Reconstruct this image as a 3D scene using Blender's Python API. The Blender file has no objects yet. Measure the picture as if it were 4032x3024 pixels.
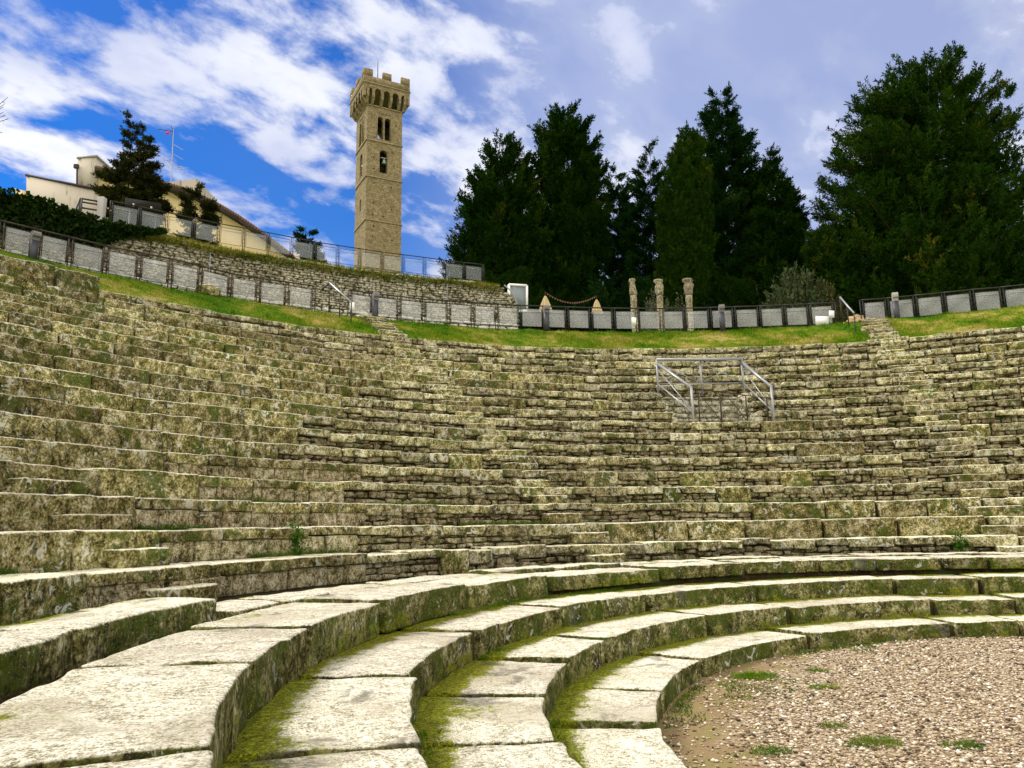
import bpy, math, random
import numpy as np
from mathutils import Matrix, Vector
from mathutils.geometry import tessellate_polygon
R = math.radians
random.seed(7); rng = np.random.default_rng(11)
scene = bpy.context.scene
COL = scene.collection

# ------------------------------------------------------------------ camera, sky, sun, exposure
EYE = np.array([0., 0., 1.63]); PITCH = R(10.381); ROLL = R(1.0506); FPX = 3064.0
SUN_AZ, SUN_EL = R(-62), R(46)          # azimuth measured from +Y towards +X
cam = bpy.data.cameras.new('camera'); camo = bpy.data.objects.new('camera', cam); COL.objects.link(camo)
cp, sp, cr, sr = math.cos(PITCH), math.sin(PITCH), math.cos(ROLL), math.sin(ROLL)
RT, UP, FW = np.array([1., 0, 0]), np.array([0, -sp, cp]), np.array([0, cp, sp])
CX, CY = cr * RT - sr * UP, sr * RT + cr * UP
M = Matrix.Identity(4)
for i in range(3):
    M[i][0], M[i][1], M[i][2], M[i][3] = CX[i], CY[i], -FW[i], EYE[i]
camo.matrix_world = M
cam.sensor_width = 36; cam.lens = 36 * FPX / 4032; cam.clip_start = 0.05; cam.clip_end = 3000
scene.camera = camo
scene.view_settings.view_transform = 'Standard'; scene.view_settings.look = 'None'
scene.view_settings.exposure = 0.75; scene.view_settings.gamma = 1.0

def N(nt, typ, ins=None, **at):
    n = nt.nodes.new(typ)
    for k, v in at.items(): setattr(n, k, v)
    for k, v in (ins or {}).items():
        s = n.inputs[k]
        if isinstance(v, bpy.types.NodeSocket): nt.links.new(v, s)
        else: s.default_value = v
    return n
def MATH(nt, op, a, b=0.0, c=0.0, clamp=False):
    return N(nt, 'ShaderNodeMath', {0: a, 1: b, 2: c}, operation=op, use_clamp=clamp).outputs[0]
def SSTEP(nt, v, lo, hi, a=0.0, b=1.0):
    return N(nt, 'ShaderNodeMapRange', {0: v, 1: lo, 2: hi, 3: a, 4: b}, interpolation_type='SMOOTHSTEP').outputs[0]
def MIX(nt, f, a, b, mode='MIX'):
    n = N(nt, 'ShaderNodeMix', data_type='RGBA', blend_type=mode)
    for s, v in ((n.inputs[0], f), (n.inputs[6], a), (n.inputs[7], b)):
        if isinstance(v, bpy.types.NodeSocket): nt.links.new(v, s)
        else: s.default_value = v if not isinstance(v, tuple) or len(v) == 4 else (*v, 1)
    return n.outputs[2]
def RAMP(nt, f, stops):
    n = N(nt, 'ShaderNodeValToRGB', {0: f}); e = n.color_ramp.elements
    while len(e) < len(stops): e.new(0.5)
    for el, (p, c) in zip(e, stops): el.position = p; el.color = (*c, 1) if len(c) == 3 else c
    return n.outputs[0]
def NOISE(nt, vec, scale, detail=4.0, rough=0.55, dist=0.0):
    return N(nt, 'ShaderNodeTexNoise', {'Vector': vec, 'Scale': scale, 'Detail': detail, 'Roughness': rough, 'Distortion': dist}).outputs[0]
def SCALEV(nt, vec, s):
    return N(nt, 'ShaderNodeVectorMath', {0: vec, 1: s}, operation='MULTIPLY').outputs[0]

world = bpy.data.worlds.new('World'); scene.world = world; world.use_nodes = True
wt = world.node_tree; wt.nodes.clear()
sky = N(wt, 'ShaderNodeTexSky', sky_type='NISHITA', sun_disc=False, sun_elevation=SUN_EL, sun_rotation=SUN_AZ)
sky.altitude = 300; sky.air_density = 1.0; sky.dust_density = 0.4; sky.ozone_density = 2.5
blue = N(wt, 'ShaderNodeHueSaturation', {'Hue': 0.515, 'Saturation': 1.75, 'Value': 0.78, 'Color': sky.outputs[0]}).outputs[0]
dirv = N(wt, 'ShaderNodeTexCoord').outputs['Generated']
sx = N(wt, 'ShaderNodeSeparateXYZ', {0: dirv})
zz = MATH(wt, 'ADD', MATH(wt, 'MAXIMUM', sx.outputs[2], 0.0), 0.22)
px_ = MATH(wt, 'DIVIDE', sx.outputs[0], zz); py_ = MATH(wt, 'DIVIDE', sx.outputs[1], zz)
ca, sa = math.cos(R(38)), math.sin(R(38))          # cloud streets run away and to the right
al = MATH(wt, 'ADD', MATH(wt, 'MULTIPLY', px_, sa), MATH(wt, 'MULTIPLY', py_, ca))
ac = MATH(wt, 'SUBTRACT', MATH(wt, 'MULTIPLY', px_, ca), MATH(wt, 'MULTIPLY', py_, sa))
cv = N(wt, 'ShaderNodeCombineXYZ', {0: MATH(wt, 'MULTIPLY', al, 0.95), 1: MATH(wt, 'MULTIPLY', ac, 1.35), 2: 7.3}).outputs[0]
c1 = NOISE(wt, cv, 3.3, 3.0, 0.5, 0.25)
c2 = NOISE(wt, cv, 8.0, 9.0, 0.6, 0.15)
c3 = NOISE(wt, cv, 1.5, 3.0, 0.5)
right = SSTEP(wt, sx.outputs[0], -0.20, 0.12)
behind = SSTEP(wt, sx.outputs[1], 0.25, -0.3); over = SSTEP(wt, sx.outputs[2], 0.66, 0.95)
dens = MATH(wt, 'ADD', MATH(wt, 'MULTIPLY', c1, 0.58), MATH(wt, 'MULTIPLY', c2, 0.42))
dens = MATH(wt, 'ADD', dens, MATH(wt, 'MULTIPLY', right, 0.035))
cov = SSTEP(wt, dens, 0.425, N(wt, 'ShaderNodeMapRange', {0: right, 3: 0.555, 4: 0.64}).outputs[0])
cov = MATH(wt, 'MAXIMUM', cov, MATH(wt, 'ADD', MATH(wt, 'MULTIPLY', right, 0.60), MATH(wt, 'MULTIPLY', c3, 0.16)))
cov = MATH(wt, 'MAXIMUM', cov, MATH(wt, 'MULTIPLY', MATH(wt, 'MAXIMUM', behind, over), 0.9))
lit = MATH(wt, 'MULTIPLY', SSTEP(wt, dens, 0.44, N(wt, 'ShaderNodeMapRange', {0: right, 3: 0.59, 4: 0.68}).outputs[0]), SSTEP(wt, MATH(wt, 'ADD', MATH(wt, 'MULTIPLY', c3, .6), MATH(wt, 'MULTIPLY', c2, .4)), 0.62, 0.42, 0.25, 1.0))
ccol = MIX(wt, lit, (3.2, 3.6, 5.2), (6.0, 6.1, 6.5))
ccol = MIX(wt, MATH(wt, 'MAXIMUM', behind, over), ccol, (12.8, 11.9, 10.2))  # extra bright unseen cloud behind and overhead, added to lift the ambient light
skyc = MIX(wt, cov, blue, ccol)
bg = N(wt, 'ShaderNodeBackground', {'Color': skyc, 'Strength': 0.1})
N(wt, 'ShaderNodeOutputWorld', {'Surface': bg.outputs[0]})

sl = bpy.data.lights.new('sun', 'SUN'); sl.energy = 2.3; sl.angle = R(18); sl.color = (1, 0.93, 0.80)
so = bpy.data.objects.new('sun', sl); COL.objects.link(so); so.location = (-20, 12, 60)
sd = Vector((math.sin(SUN_AZ) * math.cos(SUN_EL), math.cos(SUN_AZ) * math.cos(SUN_EL), math.sin(SUN_EL)))
so.rotation_euler = sd.to_track_quat('Z', 'Y').to_euler()

# ------------------------------------------------------------------ measured geometry of the theatre (metres, gravel at z = 0)
CEN = np.array([6.892, 5.424])
RAD = {'S0': 5.91, 'S1': 6.71, 'S2': 7.54, 'S3': 8.35, 'R0': 9.36}
HGT = {'S0': 0.20, 'S1': 0.44, 'S2': 0.69, 'S3': 0.97, 'R0': 0.99}
for k in range(1, 21):
    RAD['R%d' % k] = 11.11 + 0.7035 * (k - 1); HGT['R%d' % k] = 1.27 + 0.4005 * (k - 1)
def ray(px, py):
    x, y = px - 2016, py - 1512
    xr, yr = cr * x - sr * y, sr * x + cr * y
    d = RT * xr / FPX + FW - UP * yr / FPX
    return d
def at_z(px, py, z):
    d = ray(px, py); return EYE + d * ((z - EYE[2]) / d[2])
def at_y(px, py, y):
    d = ray(px, py); return EYE + d * (y / d[1])
def at_r(px, py, r):
    d = ray(px, py); o = EYE[:2] - CEN
    a = d[:2] @ d[:2]; b = o @ d[:2]; c = o @ o - r * r
    return EYE + d * ((-b + math.sqrt(b * b - a * c)) / a)
def proj(P):
    v = np.asarray(P, float) - EYE
    x, y, w = v @ CX, v @ CY, v @ FW
    return np.stack([2016 + FPX * x / w, 1512 - FPX * y / w], -1)
def az_of(P): return math.atan2(P[1] - CEN[1], P[0] - CEN[0]) % (2 * math.pi)
def pol(r, a, z):
    a = np.asarray(a); return np.stack([CEN[0] + r * np.cos(a), CEN[1] + r * np.sin(a), np.broadcast_to(z, np.shape(r * np.cos(a)))], -1)
def az_px(name, px):                      # azimuth at which the nose of a tier crosses the photo column px
    a = np.linspace(R(40), R(176), 1500); P = pol(RAD[name], a, HGT[name]); q = proj(P)
    return float(a[np.argmin(np.where(((P - EYE) @ FW) > 0.5, abs(q[:, 0] - px), 1e9))])

# ------------------------------------------------------------------ mesh helpers
def vnoise(P, seed=0):
    P = np.asarray(P, float) + seed * 17.31; I = np.floor(P).astype(np.int64); f = P - I; f = f * f * (3 - 2 * f); out = 0
    for dx in (0, 1):
        for dy in (0, 1):
            for dz in (0, 1):
                h = (I[:, 0] + dx) * 73856093 ^ (I[:, 1] + dy) * 19349663 ^ (I[:, 2] + dz) * 83492791
                h = (h ^ (h >> 13)) * 1274126177 & 0x7fffffff; h = (h ^ (h >> 15)) & 0xffff
                w = (f[:, 0] if dx else 1 - f[:, 0]) * (f[:, 1] if dy else 1 - f[:, 1]) * (f[:, 2] if dz else 1 - f[:, 2])
                out = out + w * (h / 32767.5 - 1)
    return out
def fbm(P, s, o=3, seed=0):
    P = np.asarray(P, float); return sum(vnoise(P * s * 2 ** i, seed + i) / 2 ** i for i in range(o))
def link(o, parent=None):
    COL.objects.link(o)
    if parent is not None:
        o.parent = parent; o.matrix_parent_inverse = Matrix.Translation(parent.location).inverted()
    return o
def mk(name, V, F, mat, parent=None, smooth=False, attr=None):
    V = np.asarray(V, np.float32).reshape(-1, 3); me = bpy.data.meshes.new(name)
    if isinstance(F, np.ndarray) or not F or len({len(f) for f in F}) == 1:
        F = np.asarray(F, np.int32).reshape(len(F), -1); n, k = F.shape
        me.vertices.add(len(V)); me.vertices.foreach_set('co', V.ravel())
        me.loops.add(n * k); me.loops.foreach_set('vertex_index', F.ravel())
        me.polygons.add(n); me.polygons.foreach_set('loop_start', np.arange(0, n * k, k, dtype=np.int32))
    else:
        me.from_pydata([tuple(map(float, v)) for v in V], [], [tuple(map(int, f)) for f in F])
    me.update(calc_edges=True); me.validate()
    if smooth: me.polygons.foreach_set('use_smooth', np.ones(len(me.polygons), bool))
    for k_, v_ in (attr or {}).items():
        a_ = me.attributes.new(k_, 'FLOAT', 'POINT'); a_.data.foreach_set('value', np.asarray(v_, np.float32))
    me.materials.append(mat)
    return link(bpy.data.objects.new(name, me), parent)
class MB:
    def __init__(s): s.V, s.F, s.n, s.A = [], [], 0, []
    def add(s, V, F, a=None):
        V = np.asarray(V, float).reshape(-1, 3); s.V.append(V); s.F += [tuple(int(i) + s.n for i in f) for f in F]
        s.A.append(np.full(len(V), 0. if a is None else a)); s.n += len(V)
    def box(s, c, d, ax=None):
        X = np.array(list(np.ndindex(2, 2, 2))) - 0.5; X = X * np.asarray(d)
        if ax is not None: X = X @ np.asarray(ax)
        s.add(X + np.asarray(c), [(0, 1, 3, 2), (4, 6, 7, 5), (0, 4, 5, 1), (2, 3, 7, 6), (0, 2, 6, 4), (1, 5, 7, 3)])
    def bar(s, p, q, w, h=None, up=(0, 0, 1)):
        p, q = np.asarray(p, float), np.asarray(q, float); d = q - p; L = np.linalg.norm(d); d = d / L
        u = np.cross(up, d)
        if np.linalg.norm(u) < 1e-4: u = np.cross((1, 0, 0), d)
        u /= np.linalg.norm(u); v = np.cross(d, u); s.box((p + q) / 2, (L, w, h or w), (d, u, v))
    def tube(s, pts, rad, k=6):
        pts = np.asarray(pts, float); n = len(pts); rad = np.broadcast_to(rad, n); t = np.gradient(pts, axis=0); V = []
        for i in range(n):
            d = t[i] / (np.linalg.norm(t[i]) + 1e-9); u = np.cross(d, (0.31, 0.2, 0.93) if abs(d[2]) < .9 else (1, 0, 0)); u /= np.linalg.norm(u); v = np.cross(d, u)
            for j in range(k):
                a = 2 * math.pi * j / k; V.append(pts[i] + rad[i] * (math.cos(a) * u + math.sin(a) * v))
        F = [(i * k + j, i * k + (j + 1) % k, (i + 1) * k + (j + 1) % k, (i + 1) * k + j) for i in range(n - 1) for j in range(k)]
        F += [tuple(range(k))[::-1], tuple((n - 1) * k + j for j in range(k))]
        s.add(V, F)
    def lathe(s, c, prof, k=16):
        V = [(c[0] + r * math.cos(2 * math.pi * j / k), c[1] + r * math.sin(2 * math.pi * j / k), c[2] + z) for z, r in prof for j in range(k)]
        n = len(prof)
        F = [(i * k + j, i * k + (j + 1) % k, (i + 1) * k + (j + 1) % k, (i + 1) * k + j) for i in range(n - 1) for j in range(k)]
        F += [tuple(range(k))[::-1], tuple((n - 1) * k + j for j in range(k))]; s.add(V, F)
    def build(s, name, mat, parent=None, smooth=False):
        return mk(name, np.concatenate(s.V), s.F, mat, parent, smooth)
_g = {}
def gridbox(xs, ys, zs):                  # surface of a box on a non-uniform grid, coordinates in -0.5..0.5
    key = (tuple(xs), tuple(ys), tuple(zs))
    if key in _g: return _g[key]
    idx, V, F = {}, [], []
    def vid(i, j, k):
        if (i, j, k) not in idx: idx[(i, j, k)] = len(V); V.append((xs[i], ys[j], zs[k]))
        return idx[(i, j, k)]
    a, b, c = len(xs) - 1, len(ys) - 1, len(zs) - 1
    for i in range(a):
        for j in range(b):
            F.append((vid(i, j, 0), vid(i, j + 1, 0), vid(i + 1, j + 1, 0), vid(i + 1, j, 0)))
            F.append((vid(i, j, c), vid(i + 1, j, c), vid(i + 1, j + 1, c), vid(i, j + 1, c)))
    for i in range(a):
        for k in range(c):
            F.append((vid(i, 0, k), vid(i + 1, 0, k), vid(i + 1, 0, k + 1), vid(i, 0, k + 1)))
            F.append((vid(i, b, k), vid(i, b, k + 1), vid(i + 1, b, k + 1), vid(i + 1, b, k)))
    for j in range(b):
        for k in range(c):
            F.append((vid(0, j, k), vid(0, j, k + 1), vid(0, j + 1, k + 1), vid(0, j + 1, k)))
            F.append((vid(a, j, k), vid(a, j + 1, k), vid(a, j + 1, k + 1), vid(a, j, k + 1)))
    _g[key] = (np.array(V), np.array(F)); return _g[key]
def lin(n, L, e):                         # n cells with an extra cut near each end
    c = [-.5] + ([-.5 + e / L, .5 - e / L] if n == 1 else list(np.linspace(-.5 + e / L, .5 - e / L, n + 1))) + [.5]
    return [round(float(v), 4) for v in c]
def stone(L, D, H, cell, rad, amp, seed, lowfreq=1.5):
    V, F = gridbox(lin(max(1, int(L / cell)), L, min(rad, L * .2)), lin(max(1, int(D / cell)), D, min(rad, D * .2)), lin(max(1, int(H / cell)), H, min(rad, H * .2)))
    h = np.array([L, D, H]) / 2; P = V * 2 * h
    q = np.clip(P, -(h - rad), h - rad); d = P - q; n = np.linalg.norm(d, axis=1, keepdims=True)
    P = q + d / np.maximum(n, 1e-9) * rad
    S = P + rng.uniform(-50, 50, 3); lowfreq = lowfreq * 1.7
    P = P + amp * np.stack([fbm(S, lowfreq / max(H, .12) * .5, 3, 3), fbm(S, lowfreq / max(H, .12) * .5, 3, 9), 0.6 * fbm(S, lowfreq / max(H, .12) * .5, 3, 21)], -1)
    return P, F
def arc_place(P, r, a, z):                # local (along, outward, up) bent round the theatre's centre
    rr = r + P[:, 1]; aa = a + P[:, 0] / r
    return np.stack([CEN[0] + rr * np.cos(aa), CEN[1] + rr * np.sin(aa), z + P[:, 2]], -1)
def thing(name, label, cat, loc, group=None, kind=None):
    o = bpy.data.objects.new(name, None); o.empty_display_size = .2; COL.objects.link(o); o.location = Vector([float(v) for v in loc])
    return tag(o, label, cat, group, kind)
def tag(o, label=None, cat=None, group=None, kind=None):
    if label: o['label'] = label
    if cat: o['category'] = cat
    if group: o['group'] = group
    if kind: o['kind'] = kind
    return o

# ------------------------------------------------------------------ materials
def newmat(name):
    m = bpy.data.materials.new(name); m.use_nodes = True; nt = m.node_tree; nt.nodes.clear(); return m, nt
def finish(nt, col, rough=0.9, bump=None, bs=0.3, bd=0.02, spec=0.25, metal=0.0, **kw):
    ins = {'Base Color': col, 'Roughness': rough, 'Metallic': metal, 'Specular IOR Level': spec}; ins.update(kw)
    if bump is not None: ins['Normal'] = N(nt, 'ShaderNodeBump', {'Strength': bs, 'Distance': bd, 'Height': bump}).outputs[0]
    b = N(nt, 'ShaderNodeBsdfPrincipled', ins); N(nt, 'ShaderNodeOutputMaterial', {'Surface': b.outputs[0]}); return b
def simple(name, c, rough=0.6, var=0.12, scale=8.0, metal=0.0, spec=0.3):
    m, nt = newmat(name); g = N(nt, 'ShaderNodeNewGeometry'); n = NOISE(nt, g.outputs['Position'], scale, 5)
    col = MIX(nt, n, tuple(v * (1 - var * 2) for v in c), tuple(min(1, v * (1 + var * 2)) for v in c)); finish(nt, col, rough, n, .1, .01, spec, metal); return m
def stone_mat(name, face, top, moss=0.5, lichen=0.5, scale=1.0, topmoss=False, jitter=0.3):
    m, nt = newmat(name); g = N(nt, 'ShaderNodeNewGeometry'); P = g.outputs['Position']
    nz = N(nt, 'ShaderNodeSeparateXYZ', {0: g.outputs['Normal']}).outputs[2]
    big = NOISE(nt, P, 0.9 * scale, 4, .6); mid = NOISE(nt, P, 6 * scale, 8, .72, .3); fine = NOISE(nt, P, 30 * scale, 7, .75); vf = NOISE(nt, P, 95, 5, .7)
    c0 = lambda x, k: MATH(nt, 'MULTIPLY', MATH(nt, 'SUBTRACT', x, .5), k)
    v = MATH(nt, 'ADD', MATH(nt, 'ADD', c0(mid, 1.45), c0(fine, 1.55)), MATH(nt, 'ADD', c0(big, .5), .5))
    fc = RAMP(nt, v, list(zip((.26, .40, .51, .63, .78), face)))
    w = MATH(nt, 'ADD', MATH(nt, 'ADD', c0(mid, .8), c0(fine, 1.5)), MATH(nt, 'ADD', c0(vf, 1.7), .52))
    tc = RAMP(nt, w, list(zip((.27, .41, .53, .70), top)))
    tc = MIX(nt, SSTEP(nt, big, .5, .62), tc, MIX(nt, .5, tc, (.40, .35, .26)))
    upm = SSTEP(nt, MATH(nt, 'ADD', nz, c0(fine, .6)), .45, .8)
    col = MIX(nt, upm, fc, tc)  # paler ramp on upward faces, darker ramp on upright ones
    side = SSTEP(nt, nz, .85, .45)
    # moss cushions, black lichen and pale lichen rosettes
    mn = MATH(nt, 'ADD', NOISE(nt, P, 1.9 * scale, 7, .7, .4), c0(fine, .22)); mm = SSTEP(nt, mn, .60 - .12 * moss, .67 - .12 * moss)
    mm = MATH(nt, 'MULTIPLY', mm, MATH(nt, 'MULTIPLY', side, .9)); mcol = MIX(nt, fine, (.008, .018, .002), (.115, .15, .010)); col = MIX(nt, mm, col, mcol)
    bl = NOISE(nt, P, 13 * scale, 6, .7, .8); col = MIX(nt, MATH(nt, 'MULTIPLY', SSTEP(nt, bl, .56, .62), MATH(nt, 'ADD', MATH(nt, 'MULTIPLY', side, .6), .12)), col, (.022, .019, .011))
    ln = NOISE(nt, P, 8 * scale, 7, .68, .8); lm = SSTEP(nt, ln, .66 - .13 * lichen, .70 - .13 * lichen)
    lm = MATH(nt, 'MULTIPLY', lm, SSTEP(nt, NOISE(nt, P, 1.4 * scale, 3), .44, .56)); col = MIX(nt, MATH(nt, 'MULTIPLY', lm, .8), col, MIX(nt, fine, (.38, .38, .31), (.78, .77, .70)))
    vo = N(nt, 'ShaderNodeTexVoronoi', {'Vector': N(nt, 'ShaderNodeVectorMath', {0: P, 1: N(nt, 'ShaderNodeTexNoise', {'Vector': P, 'Scale': 25.0, 'Detail': 4.0}).outputs[1], 2: (0, 0, 0)}, operation='ADD').outputs[0], 'Scale': 13.0 * scale ** .5})
    vr = N(nt, 'ShaderNodeSeparateColor', {0: vo.outputs['Color']}).outputs
    sp_ = MATH(nt, 'MULTIPLY', SSTEP(nt, MATH(nt, 'ADD', vo.outputs['Distance'], c0(fine, .35)), MATH(nt, 'MULTIPLY', vr[1], .42), MATH(nt, 'MULTIPLY', vr[1], .34)), MATH(nt, 'GREATER_THAN', vr[0], 1 - .5 * lichen))
    col = MIX(nt, MATH(nt, 'MULTIPLY', sp_, .85), col, MIX(nt, vr[2], (.36, .36, .28), (.82, .81, .75)))
    if topmoss:
        at = N(nt, 'ShaderNodeAttribute', attribute_name='moss').outputs['Fac']
        tm = MATH(nt, 'ADD', MATH(nt, 'ADD', c0(mid, 2.2), c0(fine, 2.0)), MATH(nt, 'ADD', c0(big, 1.4), at))
        tm = MATH(nt, 'MULTIPLY', SSTEP(nt, tm, .52, .74), SSTEP(nt, at, .02, .25))
        mv = MATH(nt, 'ADD', MATH(nt, 'ADD', c0(fine, 1.6), c0(vf, 1.6)), .5)
        col = MIX(nt, tm, col, RAMP(nt, mv, [(.2, (.02, .022, .004)), (.5, (.13, .14, .008)), (.8, (.34, .38, .02))]))
        dk = SSTEP(nt, NOISE(nt, P, 1.7, 5, .6, .5), .585, .66); dk = MATH(nt, 'MULTIPLY', dk, SSTEP(nt, MATH(nt, 'ADD', c0(fine, 1.), c0(vf, .8)), -.10, .04))
        col = MIX(nt, MATH(nt, 'MULTIPLY', dk, .8), col, (.085, .082, .085))
    rnd = N(nt, 'ShaderNodeObjectInfo').outputs['Random']
    hs = N(nt, 'ShaderNodeHueSaturation', {'Hue': MATH(nt, 'ADD', MATH(nt, 'MULTIPLY', rnd, .014), .493), 'Saturation': 1.0, 'Value': MATH(nt, 'ADD', MATH(nt, 'MULTIPLY', rnd, jitter * 2), 1 - jitter), 'Color': col})
    hb = MATH(nt, 'ADD', MATH(nt, 'MULTIPLY', mid, .8), MATH(nt, 'ADD', MATH(nt, 'MULTIPLY', fine, .7), MATH(nt, 'MULTIPLY', vf, .25)))
    finish(nt, hs.outputs[0], .95, hb, .85, .035, .12); return m
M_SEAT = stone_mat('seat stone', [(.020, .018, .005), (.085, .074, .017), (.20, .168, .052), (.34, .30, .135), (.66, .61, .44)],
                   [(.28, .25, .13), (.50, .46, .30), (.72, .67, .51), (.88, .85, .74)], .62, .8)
M_CAP = stone_mat('capping stone', [(.022, .019, .007), (.11, .096, .032), (.26, .228, .098), (.44, .40, .23), (.74, .70, .54)],
                  [(.24, .22, .10), (.44, .41, .24), (.64, .60, .43), (.82, .79, .66)], .38, .95)
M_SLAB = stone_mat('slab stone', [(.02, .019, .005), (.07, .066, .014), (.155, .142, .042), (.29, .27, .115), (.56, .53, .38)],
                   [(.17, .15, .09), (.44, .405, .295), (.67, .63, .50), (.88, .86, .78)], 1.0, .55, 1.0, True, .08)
M_RUB = stone_mat('rubble stone', [(.03, .023, .009), (.14, .11, .045), (.31, .26, .135), (.48, .43, .27), (.70, .65, .50)],
                  [(.14, .12, .05), (.27, .245, .13), (.40, .37, .23), (.55, .52, .4)], .3, .5, 1.6, False, .1)
M_WALL = stone_mat('wall stone', [(.06, .05, .03), (.26, .232, .15), (.50, .46, .34), (.68, .64, .52), (.82, .80, .70)],
                   [(.10, .10, .05), (.24, .22, .13), (.42, .40, .28), (.56, .54, .42)], .25, .6, 1.0, False, .1)
M_WLOW = stone_mat('mesh veiled wall stone', [(.40, .37, .29), (.58, .56, .48), (.70, .68, .62), (.78, .77, .72), (.85, .84, .80)],  # whitish veil of the mesh panels put into the stone colour
                   [(.25, .24, .18), (.4, .38, .3), (.5, .48, .4), (.6, .58, .5)], .05, .3, 1.0, False, .1)
def fill_mat():
    m, nt = newmat('earth mortar'); P = N(nt, 'ShaderNodeNewGeometry').outputs['Position']
    a = NOISE(nt, P, 14, 7, .7); b = NOISE(nt, P, 1.3, 4); c = RAMP(nt, a, [(.3, (.008, .006, .003)), (.5, (.035, .024, .012)), (.7, (.085, .058, .03))])
    c = MIX(nt, SSTEP(nt, b, .5, .6), c, (.035, .045, .012)); finish(nt, c, 1, a, .6, .03, .05); return m
M_FILL = fill_mat()
def gravel_mat(pebble):
    m, nt = newmat('gravel pebble' if pebble else 'gravel bed'); P = N(nt, 'ShaderNodeNewGeometry').outputs['Position']
    stops = [(.0, (.045, .034, .028)), (.25, (.17, .118, .072)), (.45, (.34, .25, .15)), (.6, (.47, .38, .28)), (.76, (.52, .43, .28)), (1., (.80, .76, .68))]
    if pebble:
        f = N(nt, 'ShaderNodeAttribute', attribute_name='tint').outputs['Fac']; c = RAMP(nt, f, stops); finish(nt, c, .8, NOISE(nt, P, 200, 3), .2, .003, .25)
    else:
        v = N(nt, 'ShaderNodeTexVoronoi', {'Vector': P, 'Scale': 48.0}); f = N(nt, 'ShaderNodeSeparateColor', {0: v.outputs['Color']}).outputs[0]
        c = MIX(nt, .35, RAMP(nt, f, stops), (.16, .11, .07))
        e = N(nt, 'ShaderNodeAttribute', attribute_name='edge').outputs['Fac']; n = NOISE(nt, P, 1.7, 6, .65); n2 = NOISE(nt, P, 26, 5, .7)
        em = SSTEP(nt, MATH(nt, 'ADD', e, MATH(nt, 'MULTIPLY', MATH(nt, 'SUBTRACT', n, .5), 1.3)), .42, .75)
        soil = MIX(nt, n2, (.13, .088, .045), (.30, .22, .12)); soil = MIX(nt, MATH(nt, 'MULTIPLY', SSTEP(nt, NOISE(nt, P, 3.1, 6, .7), .48, .6), SSTEP(nt, n2, .42, .6)), soil, (.16, .19, .035))
        c = MIX(nt, em, c, soil); finish(nt, c, .95, v.outputs['Distance'], .6, .01, .1)
    return m
M_GRAV, M_PEB = gravel_mat(False), gravel_mat(True)
def grass_mat(name, blade, cols):
    m, nt = newmat(name); P = N(nt, 'ShaderNodeNewGeometry').outputs['Position']
    n = MATH(nt, 'ADD', MATH(nt, 'MULTIPLY', NOISE(nt, P, .55, 5, .62), .65), MATH(nt, 'MULTIPLY', NOISE(nt, P, 3.5, 5, .6), .35))
    c = RAMP(nt, n, list(zip((.39, .48, .54, .61), cols)))
    if blade:
        t = N(nt, 'ShaderNodeAttribute', attribute_name='tint').outputs['Fac']
        c = N(nt, 'ShaderNodeHueSaturation', {'Hue': MATH(nt, 'ADD', MATH(nt, 'MULTIPLY', t, .05), .475), 'Value': MATH(nt, 'ADD', MATH(nt, 'MULTIPLY', t, .9), .55), 'Color': c}).outputs[0]
        d = N(nt, 'ShaderNodeBsdfDiffuse', {'Color': c}); tr = N(nt, 'ShaderNodeBsdfTranslucent', {'Color': c}); mx = N(nt, 'ShaderNodeMixShader', {0: .3, 1: d.outputs[0], 2: tr.outputs[0]})
        N(nt, 'ShaderNodeOutputMaterial', {'Surface': mx.outputs[0]})
    else:
        f = NOISE(nt, P, 22, 6, .7); c = MIX(nt, f, MIX(nt, .6, c, (.03, .03, .01)), c); finish(nt, c, 1, f, .8, .05, .05)
    return m
GC = [(.04, .125, .003), (.11, .20, .006), (.22, .24, .022), (.40, .33, .11)]
M_GRASS, M_BLADE = grass_mat('grass turf', False, GC), grass_mat('grass blade', True, GC)
WC = [(.05, .075, .005), (.12, .14, .01), (.19, .19, .018), (.26, .23, .05)]
M_WGRASS = grass_mat('wall top grass', True, WC)
LC = [(.03, .09, .006), (.06, .13, .008), (.11, .17, .014), (.17, .2, .035)]
M_LUSH = grass_mat('lush tuft', True, LC)
def leaf_mat(name, lo, hi, warm=None):
    m, nt = newmat(name); t = N(nt, 'ShaderNodeAttribute', attribute_name='tint').outputs['Fac']
    c = RAMP(nt, t, [(.0, lo), (.65, hi), (1., warm or hi)])
    d = N(nt, 'ShaderNodeBsdfDiffuse', {'Color': c}); tr = N(nt, 'ShaderNodeBsdfTranslucent', {'Color': c})
    mx = N(nt, 'ShaderNodeMixShader', {0: .18, 1: d.outputs[0], 2: tr.outputs[0]}); N(nt, 'ShaderNodeOutputMaterial', {'Surface': mx.outputs[0]}); return m
M_CYP = leaf_mat('cypress foliage', (.004, .015, .002), (.016, .046, .004), (.085, .085, .012))
M_FIR = leaf_mat('fir foliage', (.004, .017, .004), (.014, .046, .008), (.045, .085, .015))
M_CED = leaf_mat('big tree foliage', (.006, .023, .003), (.028, .068, .006), (.14, .125, .015))
M_YEW = leaf_mat('young conifer foliage', (.018, .024, .008), (.04, .045, .012), (.09, .075, .02))
M_OLV = leaf_mat('grey shrub foliage', (.07, .09, .05), (.17, .19, .11), (.28, .28, .17))
M_IVY = leaf_mat('ivy leaves', (.008, .022, .005), (.022, .048, .009), (.05, .075, .012))
M_BARK = simple('bark', (.045, .033, .022), .95, .3, 6)
M_IRON = simple('dark steel', (.035, .034, .038), .55, .2, 9, .3)
M_RUST = simple('brown steel', (.05, .036, .032), .6, .3, 7, .3)
M_ZINC = simple('galvanised steel', (.33, .34, .37), .45, .15, 6, .6)
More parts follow.
